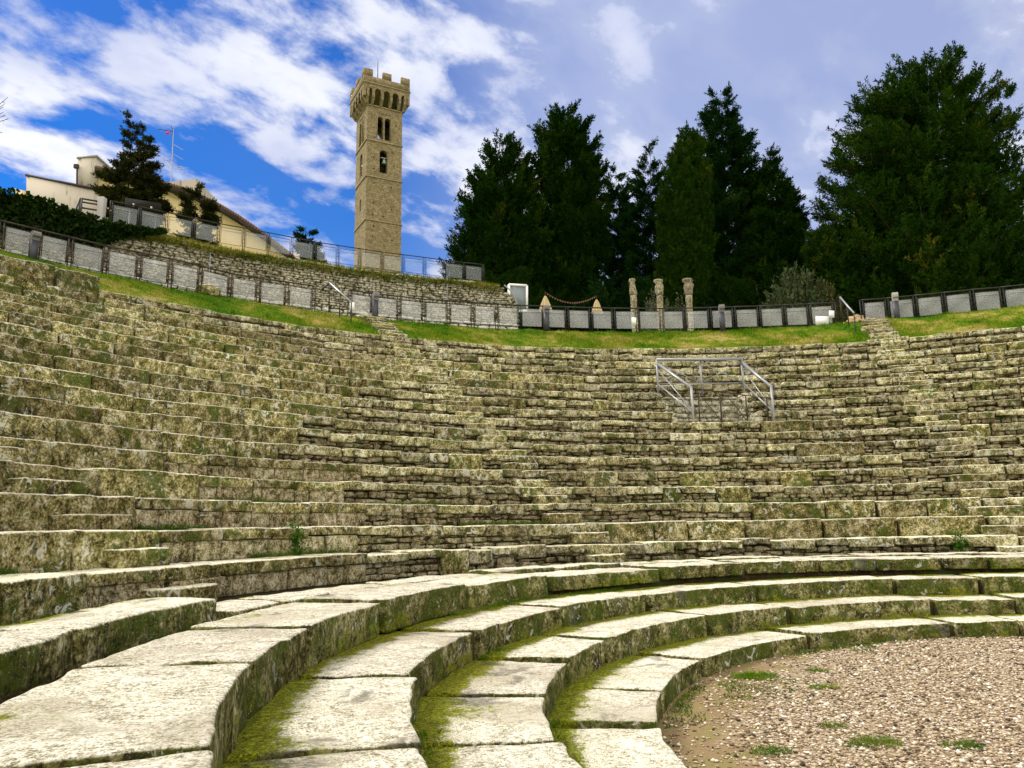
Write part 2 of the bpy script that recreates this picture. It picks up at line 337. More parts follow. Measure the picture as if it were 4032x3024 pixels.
M_WHITE = simple('white board', (.82, .83, .84), .5, .03)
M_LAMP = simple('bollard metal', (.06, .062, .075), .5, .1, 5, .2)
M_LTOP = simple('bollard cap', (.34, .33, .33), .6, .15, 12)
def panel_mat(name, op, c):
    m, nt = newmat(name); P = N(nt, 'ShaderNodeNewGeometry').outputs['Position']; n = NOISE(nt, P, 30, 4, .7)
    d = N(nt, 'ShaderNodeBsdfDiffuse', {'Color': (*c, 1)}); t = N(nt, 'ShaderNodeBsdfTranslucent', {'Color': (*c, 1)}); a = N(nt, 'ShaderNodeMixShader', {0: .45, 1: d.outputs[0], 2: t.outputs[0]})
    tp = N(nt, 'ShaderNodeBsdfTransparent'); mx = N(nt, 'ShaderNodeMixShader', {0: op, 1: tp.outputs[0], 2: a.outputs[0]})
    N(nt, 'ShaderNodeOutputMaterial', {'Surface': mx.outputs[0]}); return m
M_PANEL = panel_mat('woven mesh panel', .24, (.80, .81, .84)); M_UPANEL = panel_mat('upper mesh panel', .10, (.78, .82, .86))

# ------------------------------------------------------------------ setting: terrain, orchestra, grass bank
def smooth(x, a, b):
    t = np.clip((x - a) / (b - a), 0, 1); return t * t * (3 - 2 * t)
AZ0, AZ1 = R(38), R(203)
WALL_R = 28.5
WTOP_PX = [(-500, 640), (0, 762), (180, 800), (290, 845), (401, 882), (543, 909), (673, 925), (1000, 996), (1234, 1027), (1505, 1067), (1777, 1097), (1901, 1111), (1966, 1119), (1990, 1135), (2044, 1203)]
_w = [at_r(x, y, WALL_R) for x, y in WTOP_PX]; _wa = np.array([az_of(p) for p in _w]); _wz = np.array([p[2] for p in _w])
def wall_top(a): return np.interp(a, _wa[::-1], _wz[::-1])
WALL_A0, WALL_A1 = float(_wa[-1]), R(178)
def bank_z(r): return np.interp(r, [23.2, 23.45, 24.2, 25.2, 26.2, 27.2, 28.6], [8.02, 8.14, 8.52, 9.02, 9.52, 9.56, 9.56])
def terrain_h(r, a):
    cav = np.interp(r, [0, 9.0, 9.4, 11.0, 22.6, 23.1, 26.2, 28.6], [-.12, -.12, .3, .1, 6.0, 6.9, 9.2, 9.45])
    up = np.where((a > WALL_A0 + .012) & (r > 28.9), np.minimum(wall_top(a), 12.6) - .12, 9.45); cav = np.where(r > 28.6, up, cav)
    m = smooth(a, R(18), R(38)) * (1 - smooth(a, R(205), R(225)))
    return cav * m + (1 - m) * np.where(r < 40, -.06, -.06 + smooth(r, 40, 140) * 6)
rr = np.array([.01, 3, 5, 6, 7, 8, 9, 9.4, 10, 11, 13, 15, 17, 19, 21, 22.6, 23.1, 24, 25, 26.2, 27.5, 28.55, 28.85, 28.95, 30, 33, 40, 60, 100, 200, 500, 1200])
aa = np.linspace(0, 2 * np.pi, 241)
G = np.stack(np.meshgrid(rr, aa, indexing='ij'), -1).reshape(-1, 2)
TV = np.stack([CEN[0] + G[:, 0] * np.cos(G[:, 1]), CEN[1] + G[:, 0] * np.sin(G[:, 1]), terrain_h(G[:, 0], G[:, 1])], -1)
n1, n2 = len(rr), len(aa)
TF = np.array([(i * n2 + j, (i + 1) * n2 + j, (i + 1) * n2 + j + 1, i * n2 + j + 1) for i in range(n1 - 1) for j in range(n2 - 1)])
tag(mk('terrain', TV, TF, M_GRASS, None, True), kind='structure')
# orchestra floor of gravel
gr = np.linspace(.02, 6.3, 40); ga = np.linspace(0, 2 * np.pi, 161); Gg = np.stack(np.meshgrid(gr, ga, indexing='ij'), -1).reshape(-1, 2)
GV = np.stack([CEN[0] + Gg[:, 0] * np.cos(Gg[:, 1]), CEN[1] + Gg[:, 0] * np.sin(Gg[:, 1]), np.zeros(len(Gg))], -1); GV[:, 2] = .012 * fbm(GV, .8, 3, 5)
GF = np.array([(i * 161 + j, (i + 1) * 161 + j, (i + 1) * 161 + j + 1, i * 161 + j + 1) for i in range(39) for j in range(160)])
tag(mk('gravel_floor', GV, GF, M_GRAV, None, True, {'edge': smooth(Gg[:, 0], 4.3, 5.9) * smooth(Gg[:, 1], R(70), R(160)) * .95}), kind='structure')
# loose pebbles
ICO = np.array([(0, 0, 1), (.9, 0, .25), (.28, .85, .25), (-.72, .53, .25), (-.72, -.53, .25), (.28, -.85, .25), (0, 0, -.6)]); ICF = np.array([(0, 1, 2), (0, 2, 3), (0, 3, 4), (0, 4, 5), (0, 5, 1), (6, 2, 1), (6, 3, 2), (6, 4, 3), (6, 5, 4), (6, 1, 5)])
npb = 58000; pr = 5.88 * np.sqrt(rng.uniform(0, 1, npb)); pa = rng.uniform(R(40), R(235), npb)
edge = smooth(pr, 4.3, 5.9) * smooth(pa, R(70), R(160)) * .95 + .5 * fbm(np.stack([pr * np.cos(pa), pr * np.sin(pa), pr * 0], -1), .9, 3, 8)
ok = edge < rng.uniform(.2, 1.1, npb); pr, pa = pr[ok], pa[ok]; npb = len(pr)
ps = rng.lognormal(math.log(.0108), .42, npb); ps = np.minimum(ps, .026); pc = pol(pr, pa, 0.0); pc[:, 2] = .004 + .012 * fbm(pc, .8, 3, 5)
th = rng.uniform(0, 6.28, npb); sc = np.stack([ps * rng.uniform(.8, 1.7, npb), ps, ps * rng.uniform(.5, .9, npb)], -1)
L_ = (ICO[None] * rng.uniform(.75, 1.2, (npb, 7, 1))) * sc[:, None]; ct, st = np.cos(th)[:, None], np.sin(th)[:, None]
PV = np.stack([L_[..., 0] * ct - L_[..., 1] * st, L_[..., 0] * st + L_[..., 1] * ct, L_[..., 2]], -1) + pc[:, None]
PF = (ICF[None] + 7 * np.arange(npb)[:, None, None]).reshape(-1, 3)
tag(mk('gravel', PV.reshape(-1, 3), PF, M_PEB, None, True, {'tint': np.repeat(np.clip(rng.normal(.52, .30, npb), 0, 1), 7)}), 'loose beige and grey pebbles covering the orchestra floor', 'gravel', None, 'stuff')
# grass bank above the seats
br = np.linspace(23.25, 28.5, 30); ba = np.linspace(R(38), R(205), 420); B = np.stack(np.meshgrid(br, ba, indexing='ij'), -1).reshape(-1, 2)
BV = pol(B[:, 0], B[:, 1], 0.0); BV[:, 2] = bank_z(B[:, 0]); BV[:, 2] += .05 * fbm(BV, .7, 4, 2) * smooth(B[:, 0], 23.3, 24)
BF = np.array([(i * 420 + j, (i + 1) * 420 + j, (i + 1) * 420 + j + 1, i * 420 + j + 1) for i in range(29) for j in range(419)])
tag(mk('grass_bank', BV, BF, M_GRASS, None, True), kind='structure')
def blades(P, h, w, lean=.5, up=None):
    n = len(P); a = rng.uniform(0, 6.28, n); d = np.stack([np.cos(a), np.sin(a), a * 0], -1); b = rng.uniform(0, 6.28, n)
    hh = h * rng.uniform(.5, 1.3, n); tip = P + np.stack([np.cos(b) * lean * hh, np.sin(b) * lean * hh, hh], -1)
    V = np.stack([P - d * w, P + d * w, tip], 1).reshape(-1, 3); return V, np.arange(3 * n).reshape(-1, 3)
nb = 110000; r_ = np.where(rng.uniform(0, 1, nb) < .10, rng.uniform(23.12, 23.5, nb), rng.uniform(23.3, 27.3, nb)); a_ = rng.uniform(R(50), R(190), nb); Pb = pol(r_, a_, 0.0); Pb[:, 2] = bank_z(r_); Pb[:, 2] += .05 * fbm(Pb, .7, 4, 2) * smooth(r_, 23.3, 24) - .01
h_ = .06 + .07 * smooth(fbm(Pb, .8, 3, 4), -.2, .6)
V_, F_ = blades(Pb, h_, .012, .8)
tag(mk('grass', V_, F_, M_BLADE, None, False, {'tint': np.repeat(rng.uniform(0, 1, nb), 3)}), 'short patchy green and straw grass on the bank below the fence', 'grass', None, 'stuff')

# ------------------------------------------------------------------ stairs: azimuths measured in the photo
STAIR_A = float(np.mean([az_of(at_r(1395, 1285, 24.6)), az_px('R1', 2430), az_px('R2', 2330)]))
STAIR_B = float(np.mean([az_of(at_r(3425, 1310, 24.4)), az_px('R4', 3900), az_px('R6', 3790)]))
STAIR_C = float(np.mean([az_px('R3', 320), az_px('R4', 100), az_px('R2', 530)]))
VOM = (az_px('R12', 2932), az_px('R12', 2594))
# ------------------------------------------------------------------ stone tiers
MONO = {1: 600, 2: 850, 3: 650, 4: 800, 5: 800, 6: 1050, 7: 1290, 8: 1290, 9: 1400, 10: 1400, 11: 1500, 12: 1550, 13: 2200, 14: 2280, 15: 1900, 16: 1300, 17: 800, 18: 600}
ORD = ['', 'first', 'second', 'third', 'fourth', 'fifth', 'sixth', 'seventh', 'eighth', 'ninth', 'tenth']
SMALL = gridbox((-.5, 0, .5), (-.5, 0, .5), (-.5, 0, .5))
def rubble(MBV, MBF, r, z0, z1, a0, a1, hmin, hmax, lmin, lmax, depth=.16, jit=.03):
    V0, F0 = SMALL; off = sum(len(v) for v in MBV); z = z0
    while z < z1 - .02:
        h = min(random.uniform(hmin, hmax), z1 - z)
        if z1 - z - h < .035: h = z1 - z
        a = a0
        while a < a1:
            L = random.uniform(lmin, lmax) * (1.5 if random.random() < .12 else 1); hh = h * random.uniform(.72, 1.02)
            P = V0.copy(); P = P * (1 - .13 * (np.abs(V0[:, [1, 2, 0]]) > .4) * (np.abs(V0[:, [2, 0, 1]]) > .4)) * np.array([L * .93, depth, hh * .90])
            P += rng.normal(0, 1, P.shape) * np.array([.012, .014, .008])
            MBV.append(arc_place(P, r + depth / 2 + random.uniform(-jit, jit), a + L / 2 / r, z + hh / 2 + random.uniform(0, max(0, h - hh)))); MBF.append(F0 + off); off += len(V0)
            a += (L + .014) / r
        z += h
def ring(mb, r0, r1, z0, z1, a0, a1, n=90):
    a = np.linspace(a0, a1, n); V = []
    for (r, z) in ((r0, z0), (r0, z1), (r1, z1), (r1, z0)): V.append(pol(r, a, z))
    V = np.concatenate(V); F = []
    for i in range(4):
        j = (i + 1) % 4
        for k in range(n - 1): F.append((i * n + k, i * n + k + 1, j * n + k + 1, j * n + k))
    F += [(0, n, 2 * n, 3 * n), (n - 1, 4 * n - 1, 3 * n - 1, 2 * n - 1)]; mb.add(V, F)
def block(name, parent, mat, L, D, H, r, a, ztop, cell, rad, amp, yaw=0.0, tilt=0.0, moss=None):
    P, F = stone(L, D, H, cell, rad, amp, 0); P[:, 1] += P[:, 0] * yaw; P[:, 2] += P[:, 0] * tilt
    at = None if moss is None else {'moss': moss(P[:, 1] + D / 2, P)}
    return mk(name, arc_place(P, r + D / 2, a, ztop - H / 2), F, mat, parent, True, at)
def tier_label(k):
    if k == 1: return 'lowest mossy stone seat row, first above the walkway behind the slab steps'
    if k > 18: return 'short stone ledge set into the grass at the far left, %s' % ('lower of the two' if k == 19 else 'upper of the two')
    if k == 18: return 'topmost stone seat row, its rim touching the foot of the grass bank'
    return ('weathered stone seat row, %s up from the walkway' % ORD[k]) if k <= 9 else ('weathered stone seat row, %s counted down from the grass bank' % ORD[19 - k])
for k in range(1, 21):
    nm = 'R%d' % k; r0, z1 = RAD[nm], HGT[nm]; z0 = HGT['R%d' % (k - 1)] if k > 1 else .87
    a0, a1 = R(46), R(192 if k > 4 else 200); near = k <= 4
    if k > 18: a0 = az_px(nm, 308 if k == 19 else 268)
    t = thing('seat_row', tier_label(k), 'seat row', pol(r0, R(120), z0), 'stone seat rows of the theatre')
    core = MB(); segs = [(a0, a1)]
    if 10 <= k <= 12: segs = [(a0, VOM[0]), (VOM[1], a1)]
    for s0, s1 in segs: ring(core, r0 + .12, r0 + .95, z0 - .15, z1 - .045, s0, s1)
    core.build('earth_core', M_FILL, t)
    mono_a = az_px(nm, MONO.get(k, 3000)); ash_a = az_px(nm, 1450) if k <= 5 else mono_a
    rmono = {2: (az_px(nm, 3960), az_px(nm, 2470)), 3: (az_px(nm, 3900), az_px(nm, 3030)), 4: (az_px(nm, 3085), az_px(nm, 2910)), 7: (az_px(nm, 3430), az_px(nm, 3210)), 9: (az_px(nm, 3270), az_px(nm, 3050))}.get(k, (9, 9))
    RV, RF = [], []
    for s0, s1 in segs:
        a = s0
        while a < s1:
            zone = 'mono' if (a > mono_a or rmono[0] < a < rmono[1]) else ('ashlar' if a > ash_a else 'cap')
            lowz = zone
            if zone == 'mono': L = random.uniform(.8, 1.9)
            elif zone == 'ashlar': L = random.uniform(.7, 1.3)
            else: L = random.uniform(.42, 1.0)
            if zone == 'cap' and random.random() < .05: zone = 'mono'
            L = min(L, max(.25, (s1 - a) * r0)); am = a + L / 2 / r0
            if zone == 'mono' and RV:
                mk('rubble_course', np.concatenate(RV), np.concatenate(RF), M_RUB, t); RV, RF = [], []
            if zone == 'mono':
                H = (z1 - z0) + .03; dz = random.gauss(0, .010)
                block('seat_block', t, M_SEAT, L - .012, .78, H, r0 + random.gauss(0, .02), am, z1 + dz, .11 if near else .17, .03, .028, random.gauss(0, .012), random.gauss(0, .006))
            elif zone == 'ashlar':
                hc = random.uniform(.13, .17)
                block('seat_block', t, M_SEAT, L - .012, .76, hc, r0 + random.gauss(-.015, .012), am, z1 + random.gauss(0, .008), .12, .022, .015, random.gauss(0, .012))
                b = a
                while b < a + L / r0 - .012:
                    l2 = min(random.uniform(.4, .8), (a + L / r0 - b) * r0); P, F = stone(l2 - .012, .4, z1 - z0 - hc, .3, .02, .012, 0)
                    RV.append(arc_place(P, r0 + .2 + random.gauss(.012, .008), b + l2 / 2 / r0, (z0 + z1 - hc) / 2)); RF.append(F + sum(len(v) for v in RV[:-1])); b += l2 / r0
            else:
                hc = random.uniform(.12, .23); ov = abs(random.gauss(.025, .028))
                block('seat_block', t, M_CAP, L - random.uniform(.008, .035), .74 if near else .6, hc, r0 - ov + .015, am, z1 + random.gauss(-.003, .013), .13 if near else .2, .025, .024, random.gauss(0, .02), random.gauss(0, .012))
                rubble(RV, RF, r0 + .075, z0 - .01, z1 - hc, a, a + L / r0, .075, .17, .12, .40, .16, .035)
            a += (L + .004) / r0
        if RV: mk('rubble_course', np.concatenate(RV), np.concatenate(RF), M_RUB, t, False); RV, RF = [], []
    if k == 18:
        for q0, q1 in ((40, 215), (218, 392)):
            b0, b1 = az_px('R17', q0), az_px('R17', q1); block('seat_block', t, M_SEAT, abs(b0 - b1) * RAD['R17'] - .03, 1.1, .84, RAD['R17'] - .04, (b0 + b1) / 2, z1 + .1, .16, .05, .05)
# the kerb behind the wide slab step, higher and heavier towards the near end
t = thing('stone_kerb', 'low stone kerb along the walkway, just behind the wide slab step', 'kerb', pol(9.4, R(150), .6))
core = MB(); ring(core, 9.42, 11.3, .2, .872, R(40), R(200)); core.build('walkway_core', M_FILL, t)
KH, KL = az_of(at_r(850, 2420, 9.46)), az_of(at_r(930, 2390, 9.4))
a = R(46)
while a < R(198):
    L = random.uniform(.6, 1.5); hi = a >= KH - 1e-6; br_ = KL < a < KH - 1e-6
    if br_: a = KH; continue
    if not br_:
        block('kerb_block', t, M_SLAB, L - .015, .55 if not hi else .62, .42 if not hi else .56, (9.36 if not hi else 9.44) + random.gauss(0, .02), a + L / 2 / 9.4, (.985 if not hi else 1.10) + random.gauss(0, .012), .08, .025, .025, random.gauss(0, .02), 0,
              lambda d, P: np.where(P[:, 2] > 0, smooth(d, .35, .6) * .8, .35))
    a += (L + .006) / 9.4
# four low slab steps
SN = {'S0': 'lowest stone step, bordering the gravel of the orchestra', 'S1': 'second stone slab step up from the gravel', 'S2': 'third stone slab step up from the gravel', 'S3': 'broad pale slab step, topmost of the four low steps and nearest the viewer'}
DEP = {'S0': .86, 'S1': .89, 'S2': .86, 'S3': .87}
for i, s in enumerate(('S0', 'S1', 'S2', 'S3')):
    r0, z1 = RAD[s], HGT[s]; z0 = z1 - (.26 if i else .24)
    t = thing('slab_step', SN[s], 'step', pol(r0, R(170), z0), 'low slab steps round the orchestra')
    core = MB(); ring(core, r0 + .1, r0 + (1.0 if i < 3 else .8), z0 - .3, z1 - .05, R(38), R(240)); core.build('earth_core', M_FILL, t)
    a = R(38)
    while a < R(238):
        vis = a > R(95); L = random.uniform(1.1, 2.6) if vis else random.uniform(.7, 1.5)
        if vis and a > R(165): L = random.uniform(1.1, 2.0)
        H = (z1 - z0) + .05 if (s != 'S3' or a > R(135)) else .2; dm = (.62 if a < R(95) else .8)
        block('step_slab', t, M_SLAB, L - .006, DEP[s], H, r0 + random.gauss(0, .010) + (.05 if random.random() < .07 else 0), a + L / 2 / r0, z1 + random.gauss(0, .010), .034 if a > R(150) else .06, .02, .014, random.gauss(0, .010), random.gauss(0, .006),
              (lambda d, P, _i=i: np.where(P[:, 2] > 0, (smooth(d, .46, .80) * (.95 if _i < 3 else .25) + .20 * (_i < 3) * smooth(d, .2, .5) + .10), .42)))
        a += (L + .003) / r0
# radial flights of half steps through the seats
def flight(label, az, kmin, kmax, w, top):
    t = thing('stone_stairway', label, 'stairs', pol(RAD['R%d' % kmin], az, HGT['R%d' % kmin] - .4), 'stairways between the seat wedges')
    for k in range(kmin, kmax + 1):
        r, z = RAD['R%d' % k], HGT['R%d' % k]
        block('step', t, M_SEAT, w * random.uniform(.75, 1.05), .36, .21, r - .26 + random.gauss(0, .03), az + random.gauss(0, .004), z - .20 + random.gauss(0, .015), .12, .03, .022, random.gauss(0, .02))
    for j in range(top):
        f = (j + .5) / top; r = 23.2 + f * 3.1
        block('step', t, M_SEAT, w * random.uniform(.85, 1.05), .5, .24, r - .1, az + random.gauss(0, .002), float(bank_z(r + .15)) + .07, .15, .03, .025, random.gauss(0, .03))
flight('stone stairway from the left handrail down across the middle of the seats', STAIR_A, 1, 18, .9, 8)
flight('stone stairway from the right handrail down the right side of the seats', STAIR_B, 1, 18, 1.0, 8)
flight('short mossy stone stairway at the left end of the lower seats', STAIR_C, 1, 6, .95, 0)
# opening in the seats with its rubble walls
t = thing('rubble_pit', 'walled rubble opening in the seats inside the steel railing', 'opening', pol(RAD['R10'], sum(VOM) / 2, HGT['R9']))
RV, RF = [], []; rubble(RV, RF, RAD['R12'] + .62, HGT['R9'] - .1, HGT['R12'] - .02, VOM[0], VOM[1], .13, .24, .18, .42, .2, .05)
mk('back_wall', np.concatenate(RV), np.concatenate(RF), M_WALL, t)
core = MB(); ring(core, RAD['R12'] + .72, RAD['R12'] + 1.2, HGT['R9'] - .3, HGT['R12'] - .03, VOM[0] - .004, VOM[1] + .004, 20)
for az in VOM:
    for q in range(8):
        rq = RAD['R10'] + .1 + q * .28; zt = HGT['R%d' % min(12, 10 + int((rq - RAD['R10']) / .7035))] - .02; zq = HGT['R9'] - .05
        while zq < zt - .04:
            hh = random.uniform(.1, .18); hh = min(hh, zt - zq); P, F = stone(.16, .27, hh * .95, .3, .03, .02, 0); core.add(arc_place(P, rq, az, zq + hh / 2), F); zq += hh
core.build('side_wall', M_WALL, t)

# ------------------------------------------------------------------ steel railing round the opening
t = thing('steel_railing', 'grey steel railing with cross bracing round the opening in the seats', 'railing', pol(RAD['R9'], sum(VOM) / 2, HGT['R9']))
def onrow(px, k, dz=0.0, dr=.25):
    p = at_r(px[0], px[1], RAD['R%d' % k] + dr); return p
zb, zf = HGT['R12'], HGT['R9']
BL, BM, BR_ = [at_r(x, 1540, RAD['R12'] + .2) for x in (2592, 2764, 2929)]
FL, FR = at_r(2730, 1652, RAD['R9'] + .2), at_r(3044, 1616, RAD['R9'] + .25)
for p in (BL, BM, BR_): p[2] = zb - .05
for p in (FL, FR): p[2] = zf - .05
def up(p, h): return np.array([p[0], p[1], p[2] + h])
hb, hf = 1.17, 1.08
for p, h in ((BL, hb), (BM, hb), (BR_, hb), (FL, hf), (FR, hf)):
    mb = MB(); mb.bar(p, up(p, h), .06); mb.build('post', M_ZINC, t)
for a, b, n_, w in ((up(BL, hb), up(BR_, hb), 'top_rail', .08), (up(BL, hb - .12), up(FL, hf), 'side_rail', .07), (up(BR_, hb - .12), up(FR, hf), 'side_rail', .07), (up(BL, .38), up(BR_, .38), 'lower_rail', .03), (up(BL, .38), up(FL, .35), 'lower_rail', .035), (up(BR_, .38), up(FR, .35), 'lower_rail', .035)):
    mb = MB(); mb.bar(a, b, w); mb.build(n_, M_ZINC, t)
for a, b in ((up(BL, hb - .1), up(BM, .4)), (up(BL, .4), up(BM, hb - .1)), (up(BM, hb - .1), up(BR_, .4)), (up(BM, .4), up(BR_, hb - .1)), (up(BL, hb - .3), up(FL, .4)), (up(BR_, hb - .3), up(FR, .4))):
    mb = MB(); mb.bar(a, b, .025); mb.build('brace', M_ZINC, t)
mb = MB(); mb.bar(up(FL, hf - .02) + [.05, 0, 0], up(FR, hf - .35), .022); mb.build('gate_rail', M_RUST, t)
for f in (.08, .35, .67, .93):
    p = FL + (FR - FL) * f; mb = MB(); mb.bar(p, up(p, hf - .1 - .25 * f), .035); mb.build('gate_bar', M_RUST, t)
for f in (.08, .4, .7):
    mb = MB(); mb.bar(up(FL + (FR - FL) * f, .95), up(FL + (FR - FL) * (f + .28), .05), .018); mb.build('gate_brace', M_RUST, t)

# ------------------------------------------------------------------ lower fence round the top of the bank
FZ = 9.58; FH = .93
FB = [(144, 1023), (271, 1050), (410, 1080), (543, 1104), (667, 1126), (785, 1151), (903, 1178), (1014, 1194), (1128, 1208), (1234, 1222), (1375, 1236), (1467, 1248), (1570, 1258), (1668, 1268), (1766, 1273), (1862, 1279), (1956, 1284), (2047, 1289), (2144, 1292), (2234, 1295), (2328, 1297), (2418, 1299), (2512, 1299), (2607, 1299), (2700, 1298), (2798, 1296), (2894, 1293), (2993, 1290), (3092, 1286), (3190, 1282), (3290, 1277), (3399, 1268), (3499, 1261), (3610, 1251), (3723, 1241), (3836, 1230), (3954, 1221), (4080, 1208)]
FP = [at_z(x, y, FZ) for x, y in FB]
d0 = FP[0] - FP[1]; ex = [FP[0] + d0 * 1.0 + np.array([-.05, -.06, 0]), FP[0] + d0 * 2.0 + np.array([-.15, -.2, 0])]
FP = ex[::-1] + FP; d1 = FP[-1] - FP[-2]; FP += [FP[-1] + d1, FP[-1] + 2 * d1]
def fence(pts, label, h, pm, fm, zs=None, group=None, ladder=.11, name='mesh_fence', bw=.030, panelh=.80, gapz=.05, raildrop=None):
    t = thing(name, label, 'fence', pts[0], group)
    rails = MB()
    for i, p in enumerate(pts):
        q = pts[min(i + 1, len(pts) - 1)] - pts[max(i - 1, 0)]; q = np.array([q[0], q[1], 0]); q /= np.linalg.norm(q); mb = MB()
        for s in (-1, 1): mb.bar(p + q * s * ladder / 2 - [0, 0, .15], up(p + q * s * ladder / 2, h), bw)
        for f in (.06, .24, .42, .6, .78): mb.bar(up(p - q * ladder / 2, h * f), up(p + q * ladder / 2, h * f), bw * .6)
        mb.build('post', fm, t)
        if i + 1 < len(pts):
            a, b = p, pts[i + 1]; e = (b - a) / np.linalg.norm(b - a); a2, b2 = a + e * (ladder / 2 + .05), b - e * (ladder / 2 + .05)
            mb = MB(); mb.bar(up(a, h), up(b, h), bw * 1.4); mb.build('top_rail', fm, t)
            mb = MB(); z0, z1 = gapz, h * panelh + gapz
            for u, v in ((up(a2, z0), up(b2, z0)), (up(a2, z1), up(b2, z1)), (up(a2, z0), up(a2, z1)), (up(b2, z0), up(b2, z1))): mb.bar(u, v, bw * .6)
            fr = mb.build('panel_frame', fm, t)
            n = np.cross(e, (0, 0, 1)); V = [up(a2, z0 + .013), up(b2, z0 + .013), up(b2, z1 - .013), up(a2, z1 - .013)]
            V = np.array([v + n * .004 for v in V] + [v - n * .004 for v in V])
            mk('mesh_panel', V, [(0, 1, 2, 3), (7, 6, 5, 4), (0, 4, 5, 1), (1, 5, 6, 2), (2, 6, 7, 3), (3, 7, 4, 0)], pm, fr)
            mb = MB(); mb.bar(up(a2, h * .70) + n * .02, up(b2, h * .70) + n * .02, .016); mb.build('cable', M_ZINC, t)
    return t
gf = 'steel mesh fences above the seats'
fence(FP[:12], 'dark steel fence with pale mesh panels left of the left handrail', FH, M_PANEL, M_RUST, group=gf)
fence(FP[12:33], 'long curved steel fence with pale mesh panels between the two handrails', FH, M_PANEL, M_IRON, group=gf)
fence(FP[33:], 'steel fence with grey mesh panels right of the right handrail', FH, M_PANEL, M_IRON, group=gf)
# notices tied to the fence
def notice(px0, px1, dr, label, name='paper_notice'):
    p = at_r(px0[0], px0[1], 26.0); r = math.hypot(*(p[:2] - CEN))
    P = [at_r(px0[0], px0[1], 25.9 + dr), at_r(px1[0], px0[1], 25.9 + dr), at_r(px1[0], px1[1], 25.9 + dr), at_r(px0[0], px1[1], 25.9 + dr)]
    n = P[0] - EYE; n = np.array([n[0], n[1], 0]) / np.linalg.norm(n[:2]); V = np.array([q for q in P] + [q + n * .02 for q in P])
    tag(mk(name, V, [(3, 2, 1, 0), (4, 5, 6, 7), (0, 1, 5, 4), (1, 2, 6, 5), (2, 3, 7, 6), (3, 0, 4, 7)], M_WHITE), label, 'notice')
notice((2487, 1250), (2505, 1279), -.35, 'small white notice on the long fence below the three columns')
notice((3264, 1223), (3285, 1251), .2, 'upright white notice at the right end of the long fence')
notice((3211, 1245), (3263, 1280), .3, 'wide white board low on the long fence beside the right handrail', 'white_board')
notice((1377, 1190), (1396, 1221), -.1, 'white notice on the fence just right of the left handrail')
# bollard lamps with a hooded top
for bx, by, ty, lab in ((117, 1015, 916, 'dark hooded bollard lamp at the far left of the fence'), (1470, 1249, 1142, 'dark hooded bollard lamp right of the left handrail'), (2147, 1290, 1194, 'dark hooded bollard lamp below the larger closed parasol'), (2841, 1293, 1194, 'dark hooded bollard lamp right of the three columns'), (3530, 1259, 1154, 'pale topped bollard lamp right of the right handrail')):
    p = at_z(bx, by, FZ - .02) ; v = CEN - p[:2]; v = v / np.linalg.norm(v); p[:2] += v * .22; p[2] = float(bank_z(26.0)) - .05
    H = (by - ty) / FPX * np.linalg.norm(p - EYE) + .06; t = thing('bollard_lamp', lab, 'bollard lamp', p, 'hooded bollard lamps along the fence')
    u = np.array([-v[1], v[0], 0]); f3 = np.array([v[0], v[1], 0]); w = .2
    mb = MB(); mb.box(up(p, H * .36), (w, .16, H * .72), (u, f3, (0, 0, 1))); mb.build('shaft', M_LAMP, t)
    pr_ = [(-.08, 0), (-.08, .18)] + [(-.08 + .15 * (1 - math.cos(x)), .18 + .12 * math.sin(x)) for x in np.linspace(.3, math.pi * .5, 5)] + [(.16, .28), (.2, .2), (.19, .12), (.1, .1), (.08, 0)]
    s = H * .28 / .3; n = len(pr_); V = [p + u * sd_ * (w / 2 + .006) + f3 * y + np.array([0, 0, H * .72 + z * s]) for sd_ in (-1, 1) for y, z in pr_]
    F = [tuple(range(n)), tuple(range(2 * n - 1, n - 1, -1))] + [(i, i + n, (i + 1) % n + n, (i + 1) % n) for i in range(n)]
    mk('hood', V, F, M_LTOP if bx > 3000 else simple('hood metal %d' % bx, (.16, .155, .16), .6, .2, 12), t)
# handrails at the two stairheads
def handrail(label, top, knee, end, posts, start=None):
    t = thing('handrail', label, 'handrail', posts[0][1], 'handrails at the stairheads')
    mb = MB(); mb.bar(knee, end, .055); mb.build('rail', M_ZINC, t)
    if start is not None: mb = MB(); mb.bar(start, knee, .05); mb.build('rail_return', M_IRON, t)
    for a, b in posts: mb = MB(); mb.bar(b, a, .035); mb.build('post', M_IRON, t)
k0 = at_r(1298, 1114, 26.3); k1 = at_r(1384, 1191, 25.0); k2 = at_r(1339, 1155, 25.7)
handrail('sloping steel handrail at the left stairhead, in front of the stone wall', None, k0, k1, [(k0, [*k0[:2], 9.5]), (k2, [*k2[:2], 9.15]), (k1, [*k1[:2], 8.7])], at_r(1266, 1141, 26.5))
k0 = at_r(3307, 1170, 26.3); k1 = at_r(3362, 1233, 25.0); k2 = at_r(3335, 1205, 25.7)
handrail('sloping pale steel handrail at the right stairhead, in front of the trees', None, k0, k1, [(k0, [*k0[:2], 9.5]), (k2, [*k2[:2], 9.15]), (k1, [*k1[:2], 8.4])])

